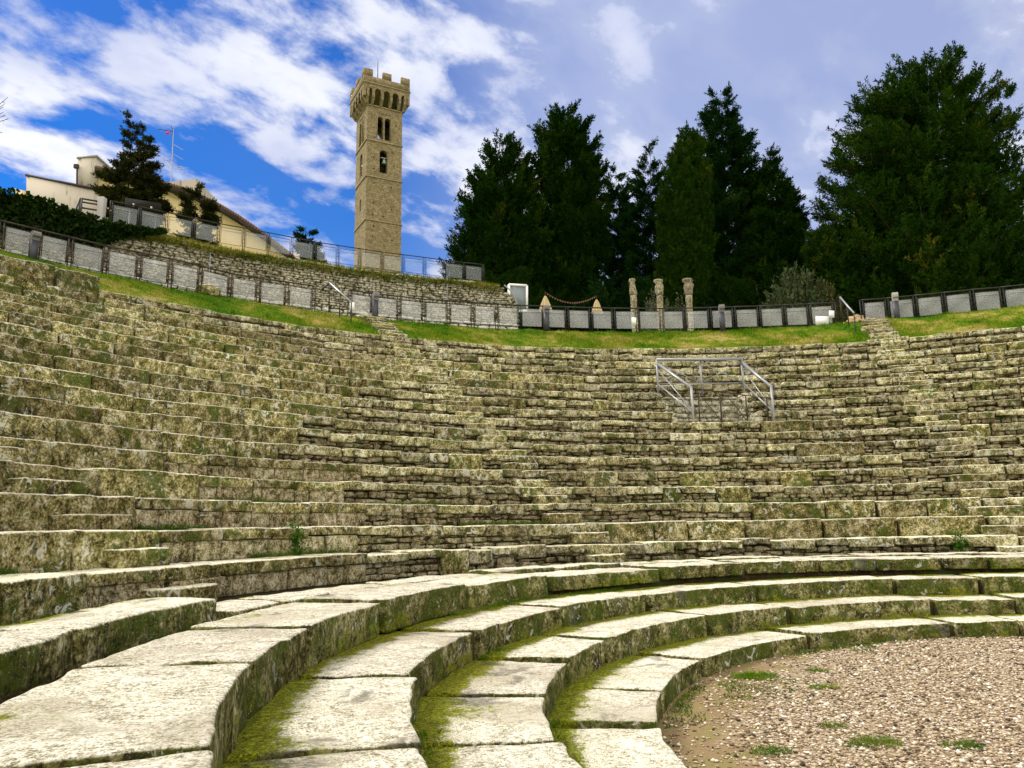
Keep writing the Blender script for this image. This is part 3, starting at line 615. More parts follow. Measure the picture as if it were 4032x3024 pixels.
# ------------------------------------------------------------------ retaining wall, its grass, ivy and upper fence
t = thing('retaining_wall', 'long curved wall of rough rubble stone behind the left fence', 'wall', pol(WALL_R, R(140), 9.4))
na = 160; A = np.linspace(WALL_A0, WALL_A1, na); V = np.concatenate([pol(WALL_R + .1, A, 9.2), pol(WALL_R + .1, A, 0) * [1, 1, 0] + np.stack([A * 0, A * 0, wall_top(A) - .06], -1), pol(WALL_R + .6, A, 0) * [1, 1, 0] + np.stack([A * 0, A * 0, wall_top(A) - .06], -1), pol(WALL_R + .6, A, 9.2)])
F = [(i * na + k, i * na + k + 1, ((i + 1) % 4) * na + k + 1, ((i + 1) % 4) * na + k) for i in range(4) for k in range(na - 1)] + [(0, na, 2 * na, 3 * na)]
mk('wall_core', V, F, M_FILL, t)
RV, RF = [], []; z = 9.4; off = 0
while z < 14.5:
    hi = z > 10.35; h = random.uniform(.075, .125) if hi else random.uniform(.15, .2); a = WALL_A0
    while a < WALL_A1:
        L = random.uniform(.12, .38) if hi else random.uniform(.28, .6)
        if z + h < wall_top(a + L / 2 / WALL_R) + .02:
            V0, F0 = SMALL; hh = h * random.uniform(.7, 1.05); P = V0 * (1 - .15 * (np.abs(V0[:, [1, 2, 0]]) > .4) * (np.abs(V0[:, [2, 0, 1]]) > .4)) * np.array([L * .94, .2, hh * .92]) + rng.normal(0, 1, V0.shape) * [.012, .016, .007]
            P[:, 2] += P[:, 0] * random.gauss(0, .06)
            RV.append(arc_place(P, WALL_R + .1 + random.uniform(-.05, .05), a + L / 2 / WALL_R, z + h / 2)); RF.append(F0 + off); off += len(V0)
        a += (L + .008) / WALL_R
    z += h
    if not hi and z > 10.35:
        mk('lower_masonry', np.concatenate(RV), np.concatenate(RF), M_WLOW, t); RV, RF, off = [], [], 0
mk('stone_masonry', np.concatenate(RV), np.concatenate(RF), M_WALL, t)
for px in (828, 1760):                      # thin cables hanging down the wall face
    p = at_r(px, 1000 if px < 1000 else 1095, WALL_R - .06); mb = MB(); mb.tube([p + [.12, .1, .02], p + [0, 0, .05], p - [0, 0, .6], [p[0], p[1], 9.9]], .018, 5); mb.build('cable', M_ZINC, t)
p0, p1 = at_r(1985, 1122, WALL_R - .1), at_r(2036, 1198, WALL_R - .1); mb = MB(); mb.tube([p0, (p0 + p1) / 2 + [.1, 0, .1], p1], .03, 6); mb.build('drain_pipe', M_LTOP, t)
nb = 42000; a_ = rng.uniform(WALL_A0 + .03, WALL_A1, nb); r_ = rng.uniform(28.32, 29.1, nb); Pb = pol(r_, a_, 0.0); Pb[:, 2] = wall_top(a_) - .06 - .45 * np.clip(28.5 - r_, 0, 1) + .03 * fbm(Pb, 1.5, 3) - (.06 + .20 * rng.uniform(0, 1, nb) ** 1.8 * (1 + .8 * vnoise(np.stack([a_ * 30, a_ * 0, a_ * 0], -1)))) * (r_ < 28.56)
V_, F_ = blades(Pb, .13, .016, 1.0)
tag(mk('wall_top_grass', V_, F_, M_WGRASS, None, False, {'tint': np.repeat(rng.uniform(0, 1, nb), 3)}), 'olive grass fringe growing along the top of the retaining wall', 'grass', None, 'stuff')
def leaf_quads(C, D, L, W, flat=None):      # elongated leaf faces at C along D
    n = len(C); s = np.cross(D, rng.normal(0, 1, (n, 3))); s /= np.linalg.norm(s, axis=1, keepdims=True) + 1e-9
    L = np.asarray(L).reshape(-1, 1); W = np.asarray(W).reshape(-1, 1)
    V = np.stack([C, C + D * L * .5 + s * W, C + D * L, C + D * L * .5 - s * W], 1).reshape(-1, 3); return V, np.arange(4 * n).reshape(-1, 4)
nI = 22000; ax = rng.uniform(0, 1, nI); aI = az_of(at_r(640, 920, WALL_R)) + ax ** .8 * (WALL_A1 - az_of(at_r(640, 920, WALL_R)))
ahid = az_of(at_r(340, 865, WALL_R)); depthI = np.interp(aI, [az_of(at_r(640, 920, WALL_R)), az_of(at_r(500, 905, WALL_R)), ahid, R(165)], [.0, .35, 1.15, 1.9])
zI = wall_top(aI) + .06 - depthI * rng.uniform(0, 1, nI) ** 1.1; PI_ = pol(WALL_R - .08 - .25 * rng.uniform(0, 1, nI) * (1 + .6 * vnoise(np.stack([aI * 40, zI * 2, aI * 0], -1))), aI, 0.0); PI_[:, 2] = zI
D_ = rng.normal(0, .6, (nI, 3)) + np.stack([-np.cos(aI) * .5, -np.sin(aI) * .5, aI * 0 - .3], -1); D_ /= np.linalg.norm(D_, axis=1, keepdims=True)
V_, F_ = leaf_quads(PI_, D_, rng.uniform(.1, .2, nI), rng.uniform(.05, .09, nI))
tag(mk('ivy', V_, F_, M_IVY, None, False, {'tint': np.repeat(np.clip(rng.beta(1.6, 3, nI), 0, 1), 4)}), 'dark green ivy draped over the left end of the stone wall', 'ivy')
UF = [(433, 801, 878), (546, 820, 898), (653, 843, 920), (760, 862, 941), (859, 881, 960), (958, 897, 976), (1055, 912, 993), (1148, 929, 1010), (1238, 945, 1027), (1329, 961, 1040), (1416, 975, 1052), (1504, 990, 1064), (1587, 1002, 1074), (1671, 1013, 1084), (1749, 1023, 1094), (1828, 1033, 1103), (1903, 1043, 1111)]
UP_ = [at_r(x, b, 29.2) for x, _, b in UF]; uh = np.mean([at_r(x, tt, 29.2)[2] - p[2] for (x, tt, b), p in zip(UF, UP_)])
fence(UP_, 'slender steel fence with clear mesh panels along the top of the stone wall', float(uh), M_UPANEL, M_IRON, ladder=.07, bw=.022, name='terrace_fence', panelh=.78, group=gf)
p = at_r(395, 872, 29.3); t_h = at_r(395, 776, 29.3)[2] - p[2]
mb = MB(); P, F = stone(.24, .24, t_h + .3, .3, .02, .01, 0); mb.add(P + [p[0], p[1], p[2] + t_h / 2 - .15], F); tag(mb.build('stone_pillar', simple('pale concrete', (.42, .40, .40), .9, .12, 20)), 'short pale concrete pillar at the left end of the terrace fence', 'pillar')
g0, g1, g2 = at_r(292, 845, 29.3), at_r(316, 781, 29.3), at_r(386, 793, 29.3)
t = thing('step_rail', 'steel railing section with sloped end left of the concrete pillar', 'railing', [g1[0], g1[1], g1[2] - 1])
for a, b, n_ in ((g0, g1, 'sloped_rail'), (g1, g2, 'top_rail'), (g1 - [0, 0, .12], g2 - [0, 0, .12], 'middle_rail'), (g1 - [0, 0, .33], g2 - [0, 0, .33], 'middle_rail'), (g1, g1 - [0, 0, 1.0], 'post'), (g1 + [.06, 0, 0], g1 + [.06, 0, -1.0], 'post')):
    mb = MB(); mb.bar(a, b, .045); mb.build(n_, M_IRON, t)
# grey framed panel at the right end of the wall
P = [at_r(x, y, 29.6) for x, y in ((2004, 1121), (2074, 1125), (2074, 1225), (2004, 1225))]
t = thing('framed_panel', 'grey panel in a white frame at the right end of the stone wall', 'panel', P[3])
mb = MB()
for a, b in ((P[0], P[1]), (P[1], P[2]), (P[2], P[3]), (P[3], P[0])): mb.bar(a, b, .1)
mb.build('frame', M_WHITE, t); V = np.array(P); mk('pane', np.concatenate([V, V + [0, .03, 0]]), [(0, 1, 2, 3), (7, 6, 5, 4), (0, 4, 5, 1), (1, 5, 6, 2), (2, 6, 7, 3), (3, 7, 4, 0)], simple('grey pane', (.20, .235, .26), .35, .1, 4), t)

# ------------------------------------------------------------------ bell tower
TD = 112.0
TC = at_y(1437, 1000, TD)[:2]               # near corner of the tower
va = math.atan2(TC[0], TC[1]); phi = R(17)
TW = 147 / FPX * TD / math.cos(phi) * 1.02
fdir = np.array([math.cos(va + 0), -math.sin(va + 0)])    # across the line of sight, to the right
e1 = np.array([math.cos(phi) * math.cos(va) + math.sin(phi) * math.sin(va), -math.cos(phi) * math.sin(va) + math.sin(phi) * math.cos(va)])   # along the front face, away to the right
e2 = np.array([-e1[1], e1[0]])               # along the left face, away from the viewer
def tz(py): return at_y(1437, py, TD)[2]
ZL = dict(top=tz(283), sill=tz(310), corn=tz(338), corb=tz(411), s1=tz(548), s2=tz(691), s3=tz(863), base=8.0)
M_TOW = None
def tower_mat():
    m, nt = newmat('tower masonry'); g = N(nt, 'ShaderNodeNewGeometry'); P = g.outputs['Position']
    s = N(nt, 'ShaderNodeSeparateXYZ', {0: P}); u = MATH(nt, 'ADD', MATH(nt, 'MULTIPLY', s.outputs[0], float(e1[0] + e2[0])), MATH(nt, 'MULTIPLY', s.outputs[1], float(e1[1] + e2[1])))
    wob = NOISE(nt, P, .8, 3); v = N(nt, 'ShaderNodeCombineXYZ', {0: u, 1: MATH(nt, 'ADD', s.outputs[2], MATH(nt, 'MULTIPLY', wob, .5)), 2: 0.0}).outputs[0]
    b = N(nt, 'ShaderNodeTexBrick', {'Vector': v, 'Color1': (.36, .275, .15, 1), 'Color2': (.15, .115, .065, 1), 'Mortar': (.11, .085, .045, 1), 'Scale': 1.0, 'Mortar Size': .035, 'Mortar Smooth': .6, 'Bias': 0.0, 'Brick Width': .85, 'Row Height': .34}, offset=.5, squash=.7, squash_frequency=3)
    n = NOISE(nt, P, 2.4, 8, .72); n2 = NOISE(nt, P, .35, 4, .6)
    c = MIX(nt, SSTEP(nt, n, .40, .66), MIX(nt, .55, b.outputs[0], (.13, .10, .05)), MIX(nt, .45, b.outputs[0], (.42, .33, .185)))
    dark = SSTEP(nt, NOISE(nt, SCALEV(nt, P, (1., 1., 2.6)), 1.9, 6, .75), .56, .68); low = SSTEP(nt, s.outputs[2], ZL['s2'] + .1, ZL['s2'] - .1)
    c = MIX(nt, MATH(nt, 'MULTIPLY', dark, MATH(nt, 'ADD', MATH(nt, 'MULTIPLY', low, .45), .25)), c, (.075, .06, .035)); c = MIX(nt, MATH(nt, 'MULTIPLY', n2, .25), c, (.3, .28, .21))
    finish(nt, c, .95, MATH(nt, 'ADD', b.outputs[1], n), .6, .08, .1); return m
M_TOW = tower_mat(); M_TRIM = simple('tower trim stone', (.27, .22, .14), .95, .25, 3)
tower = thing('bell_tower', 'tall square stone bell tower with battlements and arched openings', 'tower', [TC[0], TC[1], 8.0])
def T3(o, ax, nrm, u, d, z): return np.array([o[0] + ax[0] * u + nrm[0] * d, o[1] + ax[1] * u + nrm[1] * d, z])
def arch(u, w, z0, z1, n=8):                # opening outline: flat sill, round head
    r = w / 2; return [(u - r, z0), (u + r, z0)] + [(u + r * math.cos(a), z1 - r + r * math.sin(a)) for a in np.linspace(0, math.pi, n)]
def holed_wall(mb, o, ax, nrm, outer, holes, th):
    loops = [outer] + holes; pts = [p for l in loops for p in l]
    tris = tessellate_polygon([[Vector((p[0], p[1], 0)) for p in l] for l in loops]); n = len(pts)
    V = [T3(o, ax, nrm, u, 0, z) for u, z in pts] + [T3(o, ax, nrm, u, th, z) for u, z in pts]
    F = [tuple(t_) for t_ in tris] + [tuple(i + n for i in t_[::-1]) for t_ in tris]; k = 0
    for l in loops:
        m_ = len(l); F += [(k + i, k + (i + 1) % m_, k + (i + 1) % m_ + n, k + i + n) for i in range(m_)]; k += m_
    mb.add(V, F)
def zf_(py): return at_y(1437, 200 + py / 1.66, TD)[2]
bz0, bz1 = zf_(558), zf_(411); oz0, oz1 = zf_(778), zf_(626)
def holes(front):
    c = TW / 2 - (.12 if front else 0)
    h = [arch(c - .62, 1.0, bz0, bz1 - .0), arch(c + .62, 1.0, bz0, bz1)]
    h += [arch(c, 1.28, oz0, oz1)]
    if not front: h += [arch(c, .75, zf_(1008), zf_(928))]
    for q in (-.9, -.3, .3, .9): h.append(arch(c + q * .78, .30, bz1 + .95 - .55, bz1 + .95, 5)) if False else None
    return [x for x in h if x]
mb = MB(); o = TC; th_ = .75
zt = ZL['corb'] + .2
holed_wall(mb, o, e1, e2, [(0, ZL['base']), (TW, ZL['base']), (TW, zt), (0, zt)], holes(True), th_)
holed_wall(mb, o + e2 * th_, e2, e1, [(0, ZL['base']), (TW - 2 * th_, ZL['base']), (TW - 2 * th_, zt), (0, zt)], [[(u - th_, z) for u, z in l] for l in holes(False)], th_)
holed_wall(mb, o + e2 * (TW - th_), e1, e2, [(0, ZL['base']), (TW, ZL['base']), (TW, zt), (0, zt)], holes(True), th_)
holed_wall(mb, o + e1 * (TW - th_) + e2 * th_, e2, e1, [(0, ZL['base']), (TW - 2 * th_, ZL['base']), (TW - 2 * th_, zt), (0, zt)], [[(u - th_, z) for u, z in l] for l in holes(False)], th_)
mb.build('masonry', M_TOW, tower)
mb = MB()
for z in (ZL['base'] + 2, oz0 - 1.2, ZL['s1'] - .3, ZL['corb'] - .3): mb.box(T3(o, e1, e2, TW / 2, TW / 2, z), (TW - 1.4, TW - 1.4, .3), ((*e1, 0), (*e2, 0), (0, 0, 1)))
mb.build('floor_slab', M_BARK, tower)
for z in (ZL['s1'], ZL['s2'], ZL['s3']):
    mb = MB(); mb.box(T3(o, e1, e2, TW / 2, TW / 2, z), (TW + .28, TW + .28, .16), ((*e1, 0), (*e2, 0), (0, 0, 1)))
    mb2 = MB(); w = TW + .26
    for (c_, ax_) in (((TW / 2, -.06), e1), ((TW / 2, TW + .06), e1), ((-.06, TW / 2), e2), ((TW + .06, TW / 2), e2)):
        mb2.box(T3(o, e1, e2, c_[0], c_[1], z), (w if ax_ is e1 else w - .3, .14, .16), ((*ax_, 0), (-ax_[1], ax_[0], 0), (0, 0, 1)))
    mb2.build('string_course', M_TRIM, tower)
# blind arcade over the twin opening, dark plates for putlog hole shade, diagonal cracks
for (oo, ax, nr) in ((o, e1, e2), (o, e2, e1)):
    c = TW / 2 - .12; mb = MB()
    for q in (-1.5, -.5, .5, 1.5):
        for i in range(7):
            a0_, a1_ = math.pi * i / 7, math.pi * (i + 1) / 7; u0, u1 = c + q * .55 + .22 * math.cos(a0_), c + q * .55 + .22 * math.cos(a1_); z0_, z1_ = bz1 + .45 + .26 * math.sin(a0_), bz1 + .45 + .26 * math.sin(a1_)
            mb.bar(T3(oo, ax, nr, u0, -.04, z0_), T3(oo, ax, nr, u1, -.04, z1_), .12)
    for q in (-1, 1): mb.bar(T3(oo, ax, nr, c + q * 1.12, -.04, bz0), T3(oo, ax, nr, c + q * 1.12, -.04, bz1 + .45), .10)
    mb.build('blind_arcade', M_TRIM, tower)
mb = MB(); cz = bz0
for (oo, ax, nr) in ((o, e1, e2), (o, e2, e1)):
    b_ = T3(oo, ax, nr, TW / 2 + (-.12 if ax is e1 else 0), .25, bz0); mb.lathe(b_, [(0, .16), (.12, .16), (.16, .09), (bz1 - bz0 - .85, .08), (bz1 - bz0 - .62, .2), (bz1 - bz0 - .5, .22), (bz1 - bz0 - .42, .22)], 10)
mb.build('mullion_column', simple('pale column stone', (.34, .31, .22), .9), tower)
M_BLACK = simple('hole shade and board black', (.012, .01, .008), 1)
mb = MB()
for (u, py) in ((.82, 470), (.22, 560), (.2, 690), (.77, 735), (.2, 765), (.22, 860), (.72, 645), (.7, 880), (.2, 990), (.72, 1025), (.2, 1065), (.48, 1075), (.22, 1140), (.2, 1210), (.74, 1230)):
    z = zf_(py - 25 * u); mb = MB(); mb.box(T3(o, e1, e2, TW * u, .0, z), (.2, .05, .2), ((*e1, 0), (*e2, 0), (0, 0, 1))); mb.build('putlog_hole_shade', M_BLACK, tower)  # flat near-black plates paint the shade inside the holes
M_BELL = simple('bronze patina', (.20, .30, .23), .5, .2, 6, .2)
for (oo, ax, nr, lab) in ((o, e1, e2, 0), (o, e2, e1, 1)):
    bq = T3(oo, ax, nr, TW / 2 + .1, .45, (oz0 + oz1) / 2 - .15); mb = MB(); mb.lathe(bq, [(0, .42), (.06, .40), (.2, .30), (.5, .24), (.68, .20), (.76, .10), (.8, .03)], 14); bl = mb.build('bell', M_BELL, tower, True)
    mb = MB(); mb.bar(T3(oo, ax, nr, TW / 2 - .5, .45, (oz0 + oz1) / 2 + .82), T3(oo, ax, nr, TW / 2 + .7, .45, (oz0 + oz1) / 2 + .82), .14); mb.bar(bq + [0, 0, .78], bq + [0, 0, 1.0], .1); mb.build('bell_yoke', M_LTOP, bl)
# machicolation: brackets, arched plate, parapet with merlons
OV = .92; zc0, zc1, zs_, zm = ZL['corb'], ZL['corn'], ZL['sill'], ZL['top']
br_mb, pl_mb, pa_mb = MB(), MB(), MB()
sides = [(o, e1, e2), (o + e1 * TW, e2, -e1), (o + e1 * TW + e2 * TW, -e1, -e2), (o + e2 * TW, -e2, e1)]
for si, (oo, ax, nr) in enumerate(sides):
    nA = 5; W2 = TW + 2 * OV; pitch_ = W2 / (nA + .25); aw = pitch_ * .72; zs2 = zc0 + (zc1 - zc0) * .30
    hl = []
    outer = [(-OV, zs2), (-OV, zc1), (TW + OV, zc1), (TW + OV, zs2)]
    pts = []                                   # lower edge with arches cut upward
    for i in range(nA):
        c = TW / 2 + (i - (nA - 1) / 2) * pitch_; r = aw / 2; sp_ = zc0 + (zc1 - zc0) * .62
        pts += [(c - r, zs2)] + [(c - r * math.cos(a), sp_ + r * 1.05 * math.sin(a)) for a in np.linspace(0, math.pi, 9)] + [(c + r, zs2)]
    outl = [(-OV, zs2)] + pts + [(TW + OV, zs2), (TW + OV, zc1), (-OV, zc1)]
    tr_ = [-1] * 0; oc = oo - nr * OV
    if si % 2 == 0: holed_wall(pl_mb, oc, ax, nr, outl, [], .38)
    else: holed_wall(pl_mb, oc, ax, nr, [(min(max(u, -OV + .39), TW + OV - .39), z) for u, z in outl], [], .38)
    for i in range(nA + 1):
        c = TW / 2 + (i - nA / 2) * pitch_; w = (pitch_ - aw) * .5
        if i in (0, nA): c += (-1 if i == 0 else 1) * -.12
        c = min(max(c, -.2), TW + .2)
        pr2 = [(.05, zc0), (-.25, zc0 + .12), (-OV + .02, zs2 + .02), (-OV + .02, zc1 - .3), (.05, zc1 - .3)]
        V = [T3(oo, ax, nr, c + s_ * w, d, z) for s_ in (-1, 1) for d, z in pr2]; br_mb.add(V, [(0, 1, 2, 3, 4), (9, 8, 7, 6, 5)] + [(k, k + 5, (k + 1) % 5 + 5, (k + 1) % 5) for k in range(5)])
    zz0 = zc1 + .16
    if si % 2 == 0: pa_mb.box(T3(oo, ax, nr, TW / 2, -OV + .2, (zz0 + zs_) / 2), (W2, .4, zs_ - zz0), ((*ax, 0), (*nr, 0), (0, 0, 1)))
    else: pa_mb.box(T3(oo, ax, nr, TW / 2, -OV + .2, (zz0 + zs_) / 2), (W2 - .8, .4, zs_ - zz0), ((*ax, 0), (*nr, 0), (0, 0, 1)))
    mw = W2 * .19
    if si % 2 == 0:
        for c in (-OV + mw / 2, TW / 2, TW + OV - mw / 2): pa_mb.box(T3(oo, ax, nr, c, -OV + .2, (zs_ + zm) / 2), (mw, .4, zm - zs_ + .01), ((*ax, 0), (*nr, 0), (0, 0, 1)))
    else:
        pa_mb.box(T3(oo, ax, nr, TW / 2, -OV + .2, (zs_ + zm) / 2), (mw, .4, zm - zs_ + .01), ((*ax, 0), (*nr, 0), (0, 0, 1)))
        for c in (-OV + .4 + mw * .3, TW + OV - .4 - mw * .3): pa_mb.box(T3(oo, ax, nr, c, -OV + .2, (zs_ + zm) / 2), (mw * .6, .4, zm - zs_ + .01), ((*ax, 0), (*nr, 0), (0, 0, 1)))
br_mb.build('corbels', M_TOW, tower); pl_mb.build('corbel_arches', M_TOW, tower); pa_mb.build('battlements', M_TOW, tower)
mb = MB(); mb.box(T3(o, e1, e2, TW / 2, TW / 2, zc1 + .08), (TW + 2 * OV + .25, TW + 2 * OV + .25, .18), ((*e1, 0), (*e2, 0), (0, 0, 1))); mb.build('cornice', M_TRIM, tower)
mb = MB(); mb.box(T3(o, e1, e2, TW / 2, TW / 2, zc0 - .02), (TW + .3, TW + .3, .14), ((*e1, 0), (*e2, 0), (0, 0, 1))); mb.build('corbel_course', M_TRIM, tower)
mp = at_y(1487, 320, TD + 2.5); mtop = at_y(1488, 243, TD + 2.5); mb = MB(); mb.tube([[mp[0], mp[1], zc1], [mp[0], mp[1], mtop[2]]], [.09, .05], 6); mb.build('lightning_rod', M_IRON, tower)

# ------------------------------------------------------------------ house on the upper terrace
HD = 52.0
def plaster(name, c, stain):
    m, nt = newmat(name); P = N(nt, 'ShaderNodeNewGeometry').outputs['Position']; s = NOISE(nt, SCALEV(nt, P, (1.6, 1.6, .22)), 1.6, 6, .7); n = NOISE(nt, P, 5, 6, .65)
    col = MIX(nt, MATH(nt, 'MULTIPLY', SSTEP(nt, s, .54, .7), stain), c, (.10, .07, .045)); col = MIX(nt, MATH(nt, 'MULTIPLY', n, .25), col, tuple(v * .72 for v in c)); finish(nt, col, .95, n, .15, .02, .1); return m
M_YEL = plaster('yellow plaster', (.70, .55, .31), .12); M_PALE = plaster('stained pale plaster', (.52, .47, .41), .95)
house = thing('house', 'yellow plastered house with dark tiled gable roof and stained pale parapets', 'house', [*at_y(900, 1000, HD)[:2], 11.5])
def prism(mb, pts, y0, y1, zb=None):
    P = [at_y(x, y, y0) for x, y in pts]; n = len(P); V = P + [p + [0, y1 - y0, 0] for p in P]
    mb.add(V, [tuple(range(n)), tuple(range(2 * n - 1, n - 1, -1))] + [(i, i + n, (i + 1) % n + n, (i + 1) % n) for i in range(n)])
VG = [(372, 655), (470, 672), (620, 708), (745, 748), (850, 797), (940, 850), (1030, 912), (1100, 965), (1150, 1005)]
mb = MB(); prism(mb, [(372, 1010), (372, 668)] + [(x - 8, y + 14) for x, y in VG] + [(1150, 1060)], HD, HD + 9); mb.build('gable_wall', M_YEL, house)
mb = MB()
for i in range(len(VG) - 1):                # roof slabs with their tiles along the verge
    (x0, y0), (x1, y1) = VG[i], VG[i + 1]; prism(mb, [(x0, y0 + 22), (x0, y0), (x1, y1), (x1, y1 + 24)], HD - .75, HD + 9.3)
rf = mb.build('roof', simple('shaded roof verge', (.05, .036, .028), .9, .3, 5), house)  # shadow along the verge put into the dark slab colour
mb = MB()
for i in range(len(VG) - 1):
    (x0, y0), (x1, y1) = VG[i], VG[i + 1]; L = math.hypot(x1 - x0, y1 - y0); k = max(2, int(L / 11))
    for j in range(k):
        a = at_y(x0 + (x1 - x0) * (j + .5) / k, y0 + (y1 - y0) * (j + .5) / k, HD - .8); mb.tube([a, a + [0, 9.5, 0]], .1, 6)
mb.build('roof_tiles', simple('clay tile', (.16, .09, .06), .9, .3, 6), rf)
mb = MB(); prism(mb, [(104, 860), (104, 689), (366, 742), (366, 940)], HD - .6, HD + 5); mb.build('parapet_wall', M_PALE, house)
mb = MB(); prism(mb, [(56, 850), (56, 742), (104, 752), (104, 860)], HD - .2, HD + 4); mb.build('low_wall', M_YEL, house)
mb = MB(); prism(mb, [(306, 760), (306, 622), (378, 614), (378, 760)], HD - .3, HD + 3); ch = mb.build('chimney_stack', M_PALE, house)
mb = MB(); prism(mb, [(301, 623), (301, 617), (382, 609), (382, 615)], HD - .4, HD + 3.1); mb.build('coping', M_LTOP, ch)
mb = MB(); prism(mb, [(98, 691), (98, 683), (368, 737), (368, 746)], HD - .7, HD + 5.1); mb.build('coping', M_RUST, house)
mb = MB(); p = at_y(304, 655, HD - .5); mb.tube([p, at_y(303, 725, HD - .5)], .06, 6); mb.box(p + [-.06, 0, 0], (.3, .2, .28)); mb.build('downpipe', M_RUST, house)
mb = MB(); prism(mb, [(630, 730), (630, 720), (777, 704), (777, 800), (700, 775)], HD + 4, HD + 8); mb.build('rear_parapet', M_PALE, house)
mb = MB(); prism(mb, [(1050, 1030), (1050, 975), (1180, 1000), (1210, 1040)], HD + 14, HD + 20); mb.build('rear_wing', plaster('pale ochre plaster', (.6, .5, .38), .1), house)
# TV aerial
A0, A1 = at_y(674, 716, HD + 3.5), at_y(683, 510, HD + 3.5)
t = thing('television_aerial', 'tall thin television aerial mast with several cross arms on the house', 'aerial', A0)
mb = MB(); mb.tube([A0 - [0, 0, .5], A1], [.045, .03], 6); mb.build('mast', M_ZINC, t)
for a, b in (((685, 518), (623, 509)), ((673, 497), (683, 517)), ((683, 517), (669, 536)), ((684, 569), (721, 591)), ((682, 606), (720, 629)), ((640, 622), (718, 667)), ((639, 634), (671, 627)), ((697, 660), (716, 655)), ((705, 669), (731, 665))):
    mb = MB(); mb.tube([at_y(*a, HD + 3.5), at_y(*b, HD + 3.5)], .025, 5); mb.build('cross_arm', M_ZINC if a[1] > 540 else M_IRON, t)
mb = MB(); p = at_y(660, 518, HD + 3.4); V = [p, p + [.12, 0, .1], p + [.1, 0, -.2], p + [-.25, 0, -.22]]; mb.add(V + [v + [0, .02, 0] for v in V], [(0, 1, 2, 3), (7, 6, 5, 4), (0, 4, 5, 1), (1, 5, 6, 2), (2, 6, 7, 3), (3, 7, 4, 0)]); mb.build('red_rag', simple('red cloth', (.6, .02, .06), .8), t)

